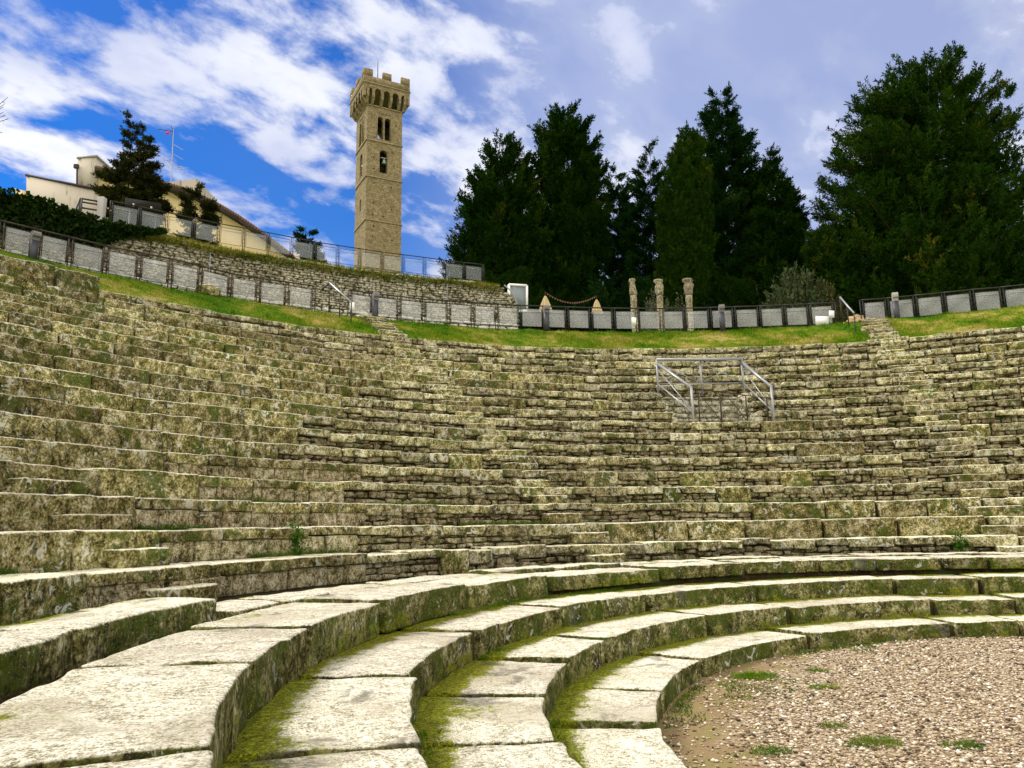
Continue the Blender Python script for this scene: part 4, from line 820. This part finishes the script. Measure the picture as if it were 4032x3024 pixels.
# ------------------------------------------------------------------ trees
def conifer(name, label, cat, prof, D, base_z, mat, nb, leaf=.24, incl=.5, spread=.20, sag=.1, twigs=24, per=34, depthf=.85, group=None, seed=0, rough=.16, nlimb=60):
    g = np.random.default_rng(100 + seed); prof = sorted(prof, key=lambda q: q[0]); Z, X, RW = [], [], []
    for (y, xl, xr) in prof:
        xl, xr, yy = xl * 4032 / 2212, xr * 4032 / 2212, y * 4032 / 2212
        a, b = at_y(xl, yy, D), at_y(xr, yy, D); Z.append((a[2] + b[2]) / 2); X.append((a[0] + b[0]) / 2); RW.append((b[0] - a[0]) / 2)
    Z, X, RW = map(np.array, (Z[::-1], X[::-1], RW[::-1]))
    if Z[0] > base_z + .3: Z, X, RW = np.r_[base_z + .25, Z], np.r_[X[0], X], np.r_[RW[0] * .92, RW]
    tx, H = X[0], Z[-1]; t = thing(name, label, cat, [tx, D, base_z], group)
    zg = np.linspace(Z[0], H, 400); rg = np.interp(zg, Z, RW); cdf = np.cumsum(rg + .10 * rg.max()); cdf /= cdf[-1]
    zt = np.interp((np.arange(nb) + g.uniform(0, 1, nb)) / nb, cdf, zg) - leaf * 1.2; zt = np.maximum(zt, Z[0]); rt = np.interp(zt, Z, RW); an = (np.arange(nb) * 2.39996 + g.normal(0, .5, nb)) % (2 * np.pi)
    Rb = rt * np.clip(1.0 - np.abs(g.normal(0, rough * 1.5, nb)) + rough * .75, .3, 1.25)
    inner = g.uniform(0, 1, nb) < .36; Rb = np.where(inner, Rb * g.uniform(.4, .8, nb), Rb)
    hx = np.stack([np.cos(an), np.sin(an) * depthf, an * 0], -1); tip = np.stack([np.interp(zt, Z, X), np.full(nb, D), zt], -1) + hx * Rb[:, None]
    inc = incl * g.uniform(.6, 1.35, nb); z0 = np.maximum(zt - Rb * inc, base_z + .3); fz = np.clip((z0 - base_z) / (H - base_z), 0, 1)
    st = np.stack([np.interp(fz, [0, 1], [tx, X[-1]]), np.full(nb, D), z0], -1); L = np.linalg.norm(tip - st, axis=1)
    ctl = (st + tip) / 2 - np.stack([L * 0, L * 0, L * sag], -1)
    nt_ = np.maximum(3, (twigs * np.clip(L / L.mean(), .35, 1.8)).astype(int)); bi = np.repeat(np.arange(nb), nt_); n = len(bi)
    tt = np.clip(1 - .72 * g.beta(1.05, 1.5, n), .2, 1)[:, None]
    Pc = (1 - tt) ** 2 * st[bi] + 2 * tt * (1 - tt) * ctl[bi] + tt ** 2 * tip[bi]; dr = 2 * (1 - tt) * (ctl[bi] - st[bi]) + 2 * tt * (tip[bi] - ctl[bi]); dr /= np.linalg.norm(dr, axis=1, keepdims=True) + 1e-9
    lat = np.cross(dr, (0, 0, 1)); lat /= np.linalg.norm(lat, axis=1, keepdims=True) + 1e-9; upv = np.cross(lat, dr); side = g.normal(0, 1, n); wid = np.minimum(spread * L[bi] * (1.25 - tt[:, 0]) , .9)
    Pc = Pc + lat * (side * wid * .7)[:, None] + upv * (g.normal(0, .45, n) * wid * .6)[:, None]
    td = dr + lat * (side * .55)[:, None] + np.array([0, 0, .25]) + g.normal(0, .25, (n, 3)); td /= np.linalg.norm(td, axis=1, keepdims=True); tl = leaf * g.uniform(1.4, 3.0, n)
    C = np.repeat(Pc, per, 0); dd = np.repeat(td, per, 0); m = len(C); u = g.uniform(0, 1, m)
    C = C + dd * (u * np.repeat(tl, per))[:, None] + g.normal(0, 1, (m, 3)) * (leaf * .30 * (1.15 - u))[:, None]
    ld = dd * .9 + g.normal(0, .55, (m, 3)); ld /= np.linalg.norm(ld, axis=1, keepdims=True)
    V, F = leaf_quads(C, ld, g.uniform(.45, 1.0, m) * leaf, g.uniform(.08, .15, m) * leaf)
    tint = np.clip(np.repeat(g.beta(1.4, 2.8, nb)[bi], per) * .6 + np.repeat(g.uniform(0, .35, n), per) + g.uniform(-.12, .18, m), 0, 1)
    mk('crown', V, F, mat, t, False, {'tint': np.repeat(tint, 4)})
    mb = MB(); tr = max(.10, RW.max() * .06); zq = np.linspace(base_z - .2, H - .5, 9); mb.tube(np.stack([np.interp((zq - base_z) / (H - base_z), [0, 1], [tx, X[-1]]), np.full(9, D), zq], -1), tr * (1 - .93 * (zq - zq[0]) / (zq[-1] - zq[0])), 8)
    for q in g.choice(nb, min(nlimb, nb), False):
        c_ = [(1 - w) ** 2 * st[q] + 2 * w * (1 - w) * ctl[q] + w * w * tip[q] for w in (0, .25, .5, .75, .97)]; mb.tube(c_, np.array([.26, .2, .14, .09, .03]) * tr * (1 - .6 * fz[q]), 5)
    mb.build('trunk', M_BARK, t, True)
    return t
gt = 'tall evergreens behind the fence'
conifer('cypress_tree', 'broad dark cypress with twin tops at the left of the tree group', 'tree', [(292, 1074, 1082), (305, 1062, 1120), (350, 1040, 1155), (400, 1016, 1168), (470, 996, 1180), (540, 980, 1185), (590, 968, 1185), (640, 1000, 1185)], 44, 9.5, M_CYP, 420, 0.25, 1.3, 0.16, 0.06, group=gt, seed=1, rough=0.2, depthf=.8)
conifer('cypress_tree', 'tall dense dark tree rising just right of the twin topped cypress', 'tree', [(226, 1208, 1220), (245, 1180, 1250), (270, 1163, 1272), (320, 1158, 1296), (400, 1150, 1306), (480, 1150, 1304), (560, 1150, 1300), (660, 1160, 1296)], 45, 9.5, M_CYP, 460, 0.25, 1.25, 0.16, 0.06, group=gt, seed=2, rough=0.2, depthf=.8)
conifer('fir_tree', 'low ragged dark fir in the gap left of the thin spired fir', 'tree', [(362, 1325, 1335), (400, 1312, 1350), (450, 1302, 1362), (520, 1300, 1370), (600, 1300, 1370), (660, 1300, 1370)], 50, 9.5, M_FIR, 170, 0.22, 0.45, 0.2, 0.06, group=gt, seed=3, rough=0.24, depthf=.9)
conifer('fir_tree', 'thin spired fir with upswept branches in the middle of the tree group', 'tree', [(303, 1403, 1407), (340, 1397, 1413), (375, 1368, 1432), (420, 1360, 1440), (480, 1350, 1448), (560, 1345, 1450), (660, 1345, 1450)], 48, 9.5, M_FIR, 190, 0.22, 0.55, 0.2, 0.1, group=gt, seed=4, rough=0.2, depthf=.9)
conifer('cypress_tree', 'smooth dense green cypress with a rounded top beside the tallest fir', 'tree', [(272, 1480, 1492), (285, 1468, 1510), (330, 1452, 1522), (380, 1436, 1530), (450, 1426, 1535), (540, 1422, 1535), (660, 1425, 1530)], 43, 9.5, M_CED, 460, 0.21, 2.2, 0.12, 0.03, group=gt, seed=5, rough=0.09, depthf=.8)
conifer('fir_tree', 'tallest fir with layered branches right of the smooth cypress', 'tree', [(190, 1552, 1560), (215, 1536, 1575), (250, 1528, 1590), (300, 1515, 1622), (350, 1512, 1636), (420, 1505, 1655), (500, 1500, 1660), (600, 1500, 1650), (660, 1500, 1650)], 46, 9.5, M_FIR, 430, 0.24, 0.4, 0.22, 0.1, group=gt, seed=6, rough=0.2, depthf=.85)
conifer('fir_tree', 'smaller pointed evergreen right of the tallest fir', 'tree', [(318, 1662, 1668), (350, 1651, 1682), (390, 1640, 1700), (430, 1630, 1724), (500, 1610, 1745), (570, 1600, 1745), (660, 1610, 1730)], 44, 9.5, M_CYP, 300, 0.23, 0.6, 0.2, 0.08, group=gt, seed=7, rough=0.2, depthf=.85)
conifer('large_evergreen', 'huge broad evergreen with brownish tips at the right of the view', 'tree', [(128, 1990, 2030), (150, 1925, 2070), (190, 1880, 2120), (230, 1845, 2148), (290, 1830, 2150), (350, 1812, 2165), (420, 1795, 2190), (500, 1785, 2235), (570, 1790, 2250), (650, 1800, 2240)], 42, 9.5, M_CED, 900, 0.26, 0.6, 0.22, 0.05, group=gt, seed=8, rough=0.26, depthf=.8)
conifer('evergreen_shrub', 'bushy dark evergreen filling the gap left of the huge evergreen', 'tree', [(485, 1770, 1778), (510, 1752, 1800), (560, 1745, 1835), (610, 1745, 1840), (660, 1745, 1840)], 41, 9.5, M_CED, 190, 0.24, 0.8, 0.2, 0.05, group=gt, seed=9, rough=0.26, depthf=.9)
conifer('evergreen_shrub', 'low dark bush at the foot of the twin topped cypress by the grey panel', 'shrub', [(575, 1040, 1070), (600, 1025, 1150), (660, 1030, 1260)], 41, 9.5, M_CYP, 120, 0.22, 0.9, 0.2, 0.03, group=None, seed=10, rough=0.25, depthf=.8)
conifer('evergreen_shrub', 'low dark undergrowth bush behind the three columns', 'shrub', [(590, 1290, 1420), (620, 1260, 1480), (665, 1250, 1500)], 43.5, 9.5, M_FIR, 150, 0.22, 0.9, 0.2, 0.03, group=None, seed=11, rough=0.25, depthf=.6)
conifer('evergreen_shrub', 'low dark bush behind the fence under the smaller pointed evergreen', 'shrub', [(590, 1560, 1700), (625, 1500, 1780), (665, 1500, 1800)], 42.5, 9.5, M_CYP, 170, 0.22, 0.9, 0.2, 0.03, group=None, seed=12, rough=0.25, depthf=.6)
conifer('evergreen_shrub', 'low dark bush behind the fence under the huge evergreen', 'shrub', [(575, 1850, 2150), (610, 1830, 2240), (650, 1820, 2260)], 39.5, 9.5, M_CED, 190, 0.24, 0.9, 0.2, 0.03, group=None, seed=13, rough=0.25, depthf=.4)
gl = 'young conifers by the yellow house'
conifer('young_conifer', 'slimmer second young conifer just right of the tallest one by the house', 'tree', [(272, 314, 319), (300, 308, 326), (340, 306, 336), (380, 300, 344), (420, 296, 352), (455, 300, 355)], 38.6, 12.3, M_YEW, 110, 0.17, 0.15, 0.2, 0.05, group=gl, seed=17, rough=0.24, depthf=.85)
conifer('young_conifer', 'tallest young conifer in front of the left end of the yellow house', 'tree', [(243, 285, 290), (270, 278, 297), (300, 270, 300), (340, 260, 306), (372, 238, 312), (400, 216, 320), (430, 222, 325), (455, 225, 330)], 38, 12.3, M_YEW, 170, 0.18, 0.15, 0.2, 0.05, group=gl, seed=14, rough=0.24, depthf=.85)
conifer('young_conifer', 'small young conifer in front of the middle of the yellow gable', 'tree', [(393, 420, 430), (415, 405, 440), (440, 396, 452), (475, 390, 456), (520, 385, 458)], 38, 12.0, M_YEW, 90, 0.17, 0.2, 0.2, 0.05, group=gl, seed=15, rough=0.24, depthf=.85)
conifer('young_conifer', 'slim young conifer standing between the house and the bell tower', 'tree', [(484, 658, 664), (500, 650, 674), (530, 643, 690), (560, 640, 700)], 40, 12.0, M_FIR, 70, 0.17, 0.2, 0.2, 0.05, group=gl, seed=16, rough=0.24, depthf=.85)
P = [at_y(x, y, 35.5) for x, y in ((492, 778), (632, 800), (632, 838), (492, 818))]; V = np.array(P); t = thing('dark_board', 'long dark board with two small pale fittings below the tallest young conifer', 'board', P[3])
mk('board', np.concatenate([V, V + [0, .08, 0]]), [(0, 1, 2, 3), (7, 6, 5, 4), (0, 4, 5, 1), (1, 5, 6, 2), (2, 6, 7, 3), (3, 7, 4, 0)], M_BLACK, t)
for x, y in ((527, 808), (597, 820)):
    mb = MB(); mb.box(at_y(x, y, 35.38), (.07, .1, .14)); mb.build('fitting', M_ZINC, t)
for x in (512, 615):
    p = at_y(x, 830, 35.6); mb = MB(); mb.bar(p, [p[0], p[1], 12.0], .06); mb.build('leg', M_IRON, t)
# grey shrubs near the columns
def shrub(name, label, px, D, w, h, n, bare, mat, lf=1.0):
    b = at_y(px[0], px[1], D); h = b[2] - 9.5; b[2] = 9.5; t = thing(name, label, 'shrub', b); ST, TP, mb = [], [], MB()
    for i in range(n):
        a = random.uniform(0, 6.28); s = random.random() ** .6; tip = b + np.array([w * s * math.cos(a), w * .7 * s * math.sin(a), h * (1.05 - .45 * s ** 2) * random.uniform(.7, 1.05)]); m1 = b + (tip - b) * .5 + np.array([random.gauss(0, .06), 0, random.gauss(0, .06)])
        mb.tube([b + [random.gauss(0, .1), 0, -.1], m1, tip], [.02, .013, .006], 4); k = bare
        f = np.random.default_rng(i).uniform(.45, 1.02, k)[:, None]; ST.append(np.where(f < .5, b + (m1 - b) * f * 2, m1 + (tip - m1) * (f * 2 - 1)) + rng.normal(0, .04, (k, 3))); TP.append(np.tile((tip - b) / np.linalg.norm(tip - b), (k, 1)))
    mb.build('stems', M_BARK, t); C = np.concatenate(ST); D_ = np.concatenate(TP) + rng.normal(0, .6, C.shape); D_ /= np.linalg.norm(D_, axis=1, keepdims=True)
    V, F = leaf_quads(C, D_, rng.uniform(.08, .16, len(C)) * lf, rng.uniform(.014, .03, len(C)) * lf); mk('foliage', V, F, mat, t, False, {'tint': np.repeat(rng.uniform(0, 1, len(C)), 4)})
shrub('grey_shrub', 'silvery grey green shrub round the foot of the middle column', (2590, 1160), 38.9, 1.15, 1.55, 110, 60, M_OLV)
shrub('grey_shrub', 'tall wispy grey shrub between the middle and right columns', (2668, 1142), 38.8, .5, 1.9, 22, 22, M_OLV)
shrub('olive_bush', 'dull grey green bush behind the right part of the long fence', (3130, 1080), 38.5, 1.9, 2.9, 240, 60, leaf_mat('dull olive', (.025, .045, .016), (.07, .105, .045), (.14, .14, .075)), 1.8)
shrub('olive_bush', 'low brownish bush left of the right handrail behind the fence', (3250, 1130), 38.2, 1.1, 1.9, 110, 50, leaf_mat('brown olive', (.035, .038, .014), (.08, .085, .03), (.12, .11, .04)), 1.8)
# bare twigs at the left edge of the view
b = at_y(-60, 470, 30); t = thing('bare_tree', 'leafless tree whose twig tips reach in at the left edge of the sky', 'tree', [b[0] - 1.2, 30, 12.0]); mb = MB()
mb.tube([[b[0] - 1.2, 30, 11.8], [b[0] - 1.1, 30, b[2] - 1], [b[0] - .6, 30, b[2]]], [.16, .1, .05], 7)
for (tx_, ty_) in ((32, 382), (20, 408), (14, 420), (34, 468), (16, 440), (10, 522), (24, 455)):
    p = at_y(tx_, ty_, 30); s = [b[0] - .8 + random.uniform(-.2, .3), 30, b[2] - .3 + random.uniform(-.3, .4)]; mb.tube([s, (np.array(s) + p) / 2 + [0, 0, -.08], p], [.03, .018, .008], 5)
    for q in range(3): w_ = p + (np.array(s) - p) * random.uniform(.05, .4); mb.tube([w_, w_ + [random.uniform(.02, .14), 0, random.uniform(-.14, .16)]], [.009, .005], 4)
mb.build('branches', M_BARK, t)

# ------------------------------------------------------------------ ruined columns, parasols, bulbs, rocks, small plants
M_COLM = stone_mat('column stone', [(.05, .042, .028), (.16, .135, .085), (.30, .255, .17), (.44, .39, .28), (.6, .55, .43)], [(.2, .18, .12), (.3, .27, .19), (.4, .36, .26), (.5, .46, .36)], .2, .4, 2.0)
for (cxp, ytop, capw, lab) in ((2497, 1098, .30, 'ruined stone column with a worn narrow top, leftmost of the three'), (2600, 1100, .42, 'ruined stone column with a crumbling capital, middle of the three'), (2716, 1098, .5, 'ruined stone column with the widest flaring capital, rightmost of the three')):
    D = 38.3; p = at_y(cxp, 1232, D); zt_ = at_y(cxp, ytop, D)[2]; H = zt_ - 9.5; t = thing('stone_column', lab, 'column', [p[0], D, 9.5], 'ruined columns behind the fence')
    def worn(prof, k, amp, nm):
        mb = MB(); mb.lathe([p[0], D, 9.5], prof, k); V = np.concatenate(mb.V); V = V + amp * np.stack([fbm(V, 3.5, 3, 1), fbm(V, 3.5, 3, 7), .4 * fbm(V, 3.5, 3, 13)], -1); mk(nm, V, mb.F, M_COLM, t, True)
    worn([(-.1, .3), (.15, .3), (.2, .22)] + [(z, .172 - .02 * z / H + (.018 if i % 5 == 4 else 0)) for i, z in enumerate(np.linspace(.24, H * .80, 16))], 14, .022, 'shaft')
    worn([(H * .80, .15), (H * .82, .19), (H * .86, .16 + capw * .1), (H * .90, capw * .42 + .04), (H * .93, capw * .5), (H * .95, capw * .36), (H * .975, capw * .56), (H * .995, capw * .5), (H, .1)], 12, .045, 'capital')
M_CANV = simple('beige canvas', (.50, .40, .22), .9, .2, 14)
bulb_pts = []
for (pxx, yt, yb, w, lab) in ((2147, 1166, 1207, .27, 'larger closed beige parasol behind the bollard lamp'), (2349, 1181, 1215, .24, 'smaller closed beige parasol left of the three columns')):
    D = 36.0; a, b = at_y(pxx, yt, D), at_y(pxx, yb + 18, D); t = thing('closed_parasol', lab, 'parasol', [a[0], D, 9.5], 'closed parasols behind the fence'); k = 18; V, F = [], []
    prof = [(a[2], .05), (a[2] - .18, .11), (a[2] - .45, w * .75), (b[2], w)]
    for z, r in prof:
        for j in range(k): r2 = r * (1 + (.22 if j % 2 else -.18) * (r > .06)); V.append((a[0] + r2 * math.cos(2 * math.pi * j / k), D + r2 * math.sin(2 * math.pi * j / k), z))
    F = [(i * k + j, i * k + (j + 1) % k, (i + 1) * k + (j + 1) % k, (i + 1) * k + j) for i in range(3) for j in range(k)] + [tuple(range(k)), tuple(3 * k + j for j in range(k))[::-1]]
    mk('folded_canopy', V, F, M_CANV, t); mb = MB(); mb.tube([[a[0], D, 9.4], [a[0], D, a[2] + .22]], .025, 6); mb.build('pole', M_BARK, t); bulb_pts.append(np.array([a[0], D, a[2] + .2]))
mid_ = at_y(2255, 1192, 36.0); cpts = [bulb_pts[0] * (1 - f) + mid_ * f - [0, 0, .12 * math.sin(math.pi * f)] for f in np.linspace(0, 1, 12)] + [mid_ * (1 - f) + bulb_pts[1] * f - [0, 0, .08 * math.sin(math.pi * f)] for f in np.linspace(0, 1, 12)[1:]]
t = thing('light_string', 'reddish string of small lights sagging between the two closed parasols', 'string lights', cpts[0]); mb = MB(); mb.tube(cpts, .016, 5); mb.build('cord', simple('red cord', (.10, .03, .02), .8), t); mb = MB()
for q in cpts[1:-1]: mb.lathe(q - [0, 0, .07], [(0, .01), (.02, .03), (.05, .025), (.07, .012)], 6)
mb.build('bulbs', simple('dull bulb', (.2, .12, .08), .4), t)
mb = MB()
def rock(name, px, z, L, D, H, label, mat=M_RUB, cat='rock', dr=0.0):
    p = at_z(px[0], px[1], z); P, F = stone(L, D, H, .12, min(L, D, H) * .3, min(L, D, H) * .12, 0); return tag(mk(name, P + [p[0], p[1], z + H * .42], F, mat, None, True), label, cat)
rock('mossy_rock', (815, 1163), 9.55, .62, .45, .38, 'larger mossy brown rock on the grass before the left fence', M_SEAT)
rock('mossy_rock', (846, 1166), 9.5, .34, .3, .3, 'smaller mossy rock on the grass, right of the larger one', M_SEAT)
hp = at_r(3375, 1262, 27.2); hp[2] = 9.55; RVh, RFh, off = [], [], 0
for i in range(90):
    P, F = stone(random.uniform(.12, .28), random.uniform(.12, .25), random.uniform(.08, .18), .3, .03, .02, 0); a = random.uniform(0, 6.28); q = random.random() ** .6; ph = random.uniform(0, 6.28); Px = P.copy(); Px[:, 0] = P[:, 0] * math.cos(ph) - P[:, 1] * math.sin(ph); Px[:, 1] = P[:, 0] * math.sin(ph) + P[:, 1] * math.cos(ph)
    RVh.append(Px + hp + [q * .95 * math.cos(a), q * .6 * math.sin(a), .55 * (1 - q) * random.uniform(.5, 1)]); RFh.append(F + off); off += len(P)
fs = [f for F in RFh for f in F]; tag(mk('rubble_heap', np.concatenate(RVh), fs, simple('ochre rubble', (.52, .38, .24), .9, .25, 7)), 'heap of pale ochre rubble at the top of the right stairway', 'rubble heap')
# tufts on the gravel and along the risers
def tuft(name, label, P, n, rad, h, mat, cat='weed', group=None):
    a = rng.uniform(0, 6.28, n); q = rad * np.sqrt(rng.uniform(0, 1, n)); B_ = np.stack([P[0] + q * np.cos(a) * 1.5, P[1] + q * np.sin(a), np.full(n, P[2])], -1); V, F = blades(B_, h * (1.1 - .6 * q / rad), .0035, 1.4)
    return tag(mk(name, V, F, mat, None, False, {'tint': np.repeat(rng.uniform(0, 1, n), 3)}), label, cat, group)
gw = 'weed tufts on the gravel'
for (x, y, n, rd, h, lab) in ((2970, 2665, 700, .17, .07, 'broad olive weed tuft on the gravel near the curved step edge'), (3445, 2928, 420, .14, .06, 'bright leafy weed tuft low on the gravel'), (3250, 2708, 240, .1, .05, 'small weed tuft in the upper middle of the gravel'), (3787, 2940, 240, .1, .06, 'dark weed tuft at the right of the gravel'), (3030, 2960, 260, .11, .05, 'dark green weed tuft left of the bright leafy one'), (3215, 2640, 200, .09, .04, 'faint pale tuft highest up on the gravel'), (3282, 2862, 160, .08, .05, 'small pale tuft above the bright leafy one')):
    tuft('weed_tuft', lab, at_z(x, y, .012), n, rd, h, M_LUSH if 'bright' in lab or 'dark' in lab else M_BLADE, group=gw)
PB, HB = [], []
for nm, zb_, dens_ in [('S0', .0, 900), ('S1', HGT['S0'], 500), ('S2', HGT['S1'], 700), ('S3', HGT['S2'], 2200), ('R1', .875, 2600), ('R2', HGT['R1'], 2600), ('R3', HGT['R2'], 1500), ('R4', HGT['R3'], 1500), ('R5', HGT['R4'], 1100), ('R6', HGT['R5'], 900), ('R7', HGT['R6'], 700), ('R8', HGT['R7'], 700)]:
    aq = rng.uniform(R(60), R(205), dens_ * 5); sel = vnoise(np.stack([aq * RAD[nm] * .55, aq * 0 + zb_ * 9.1, aq * 0], -1), 4) > (.28 if nm[0] == 'R' else .2); aq = aq[sel]
    P = pol(RAD[nm] - np.abs(rng.normal(0, .06, len(aq))) - (.0 if nm != 'S0' else .06), aq, zb_ + .004); PB.append(P); HB.append(np.full(len(aq), .075 if nm[0] == 'R' else .03))
ne = 16000; re_ = 5.86 - np.abs(rng.normal(0, .55, ne)); ae = rng.uniform(R(75), R(225), ne); Pe = pol(re_, ae, .004); ke = (fbm(Pe, 1.6, 3, 6) > .22) & (re_ > 3.6) & (ae > R(110) - (re_ - 5.5) * .8); PB.append(Pe[ke]); HB.append(np.full(ke.sum(), .028))
PB, HB = np.concatenate(PB), np.concatenate(HB); V_, F_ = blades(PB, HB, .006, .8)
tag(mk('riser_grass', V_, F_, M_LUSH, None, False, {'tint': np.repeat(rng.uniform(0, 1, len(PB)), 3)}), 'fresh green grass sprouting in patches along the feet of the seat rows', 'grass', None, 'stuff')
def weedclump(px, k, label):
    p = at_r(px[0], px[1], RAD['R%d' % k] - .03); n = 420; C = p + rng.normal(0, 1, (n, 3)) * [.07, .04, .16]; D_ = rng.normal(0, 1, (n, 3)) + [0, -.5, 0]; D_ /= np.linalg.norm(D_, axis=1, keepdims=True); V, F = leaf_quads(C, D_, rng.uniform(.03, .06, n), rng.uniform(.01, .02, n))
    tag(mk('hanging_plant', V, F, leaf_mat('weed leaf %d' % k, (.02, .07, .008), (.05, .15, .012), (.1, .2, .02)), None, False, {'tint': np.repeat(rng.uniform(0, 1, n), 4)}), label, 'weed')
weedclump((1160, 2130), 2, 'leafy green weed hanging down the second seat row at the left')
weedclump((3780, 2155), 1, 'dark green weed on the lowest seat row at the right')
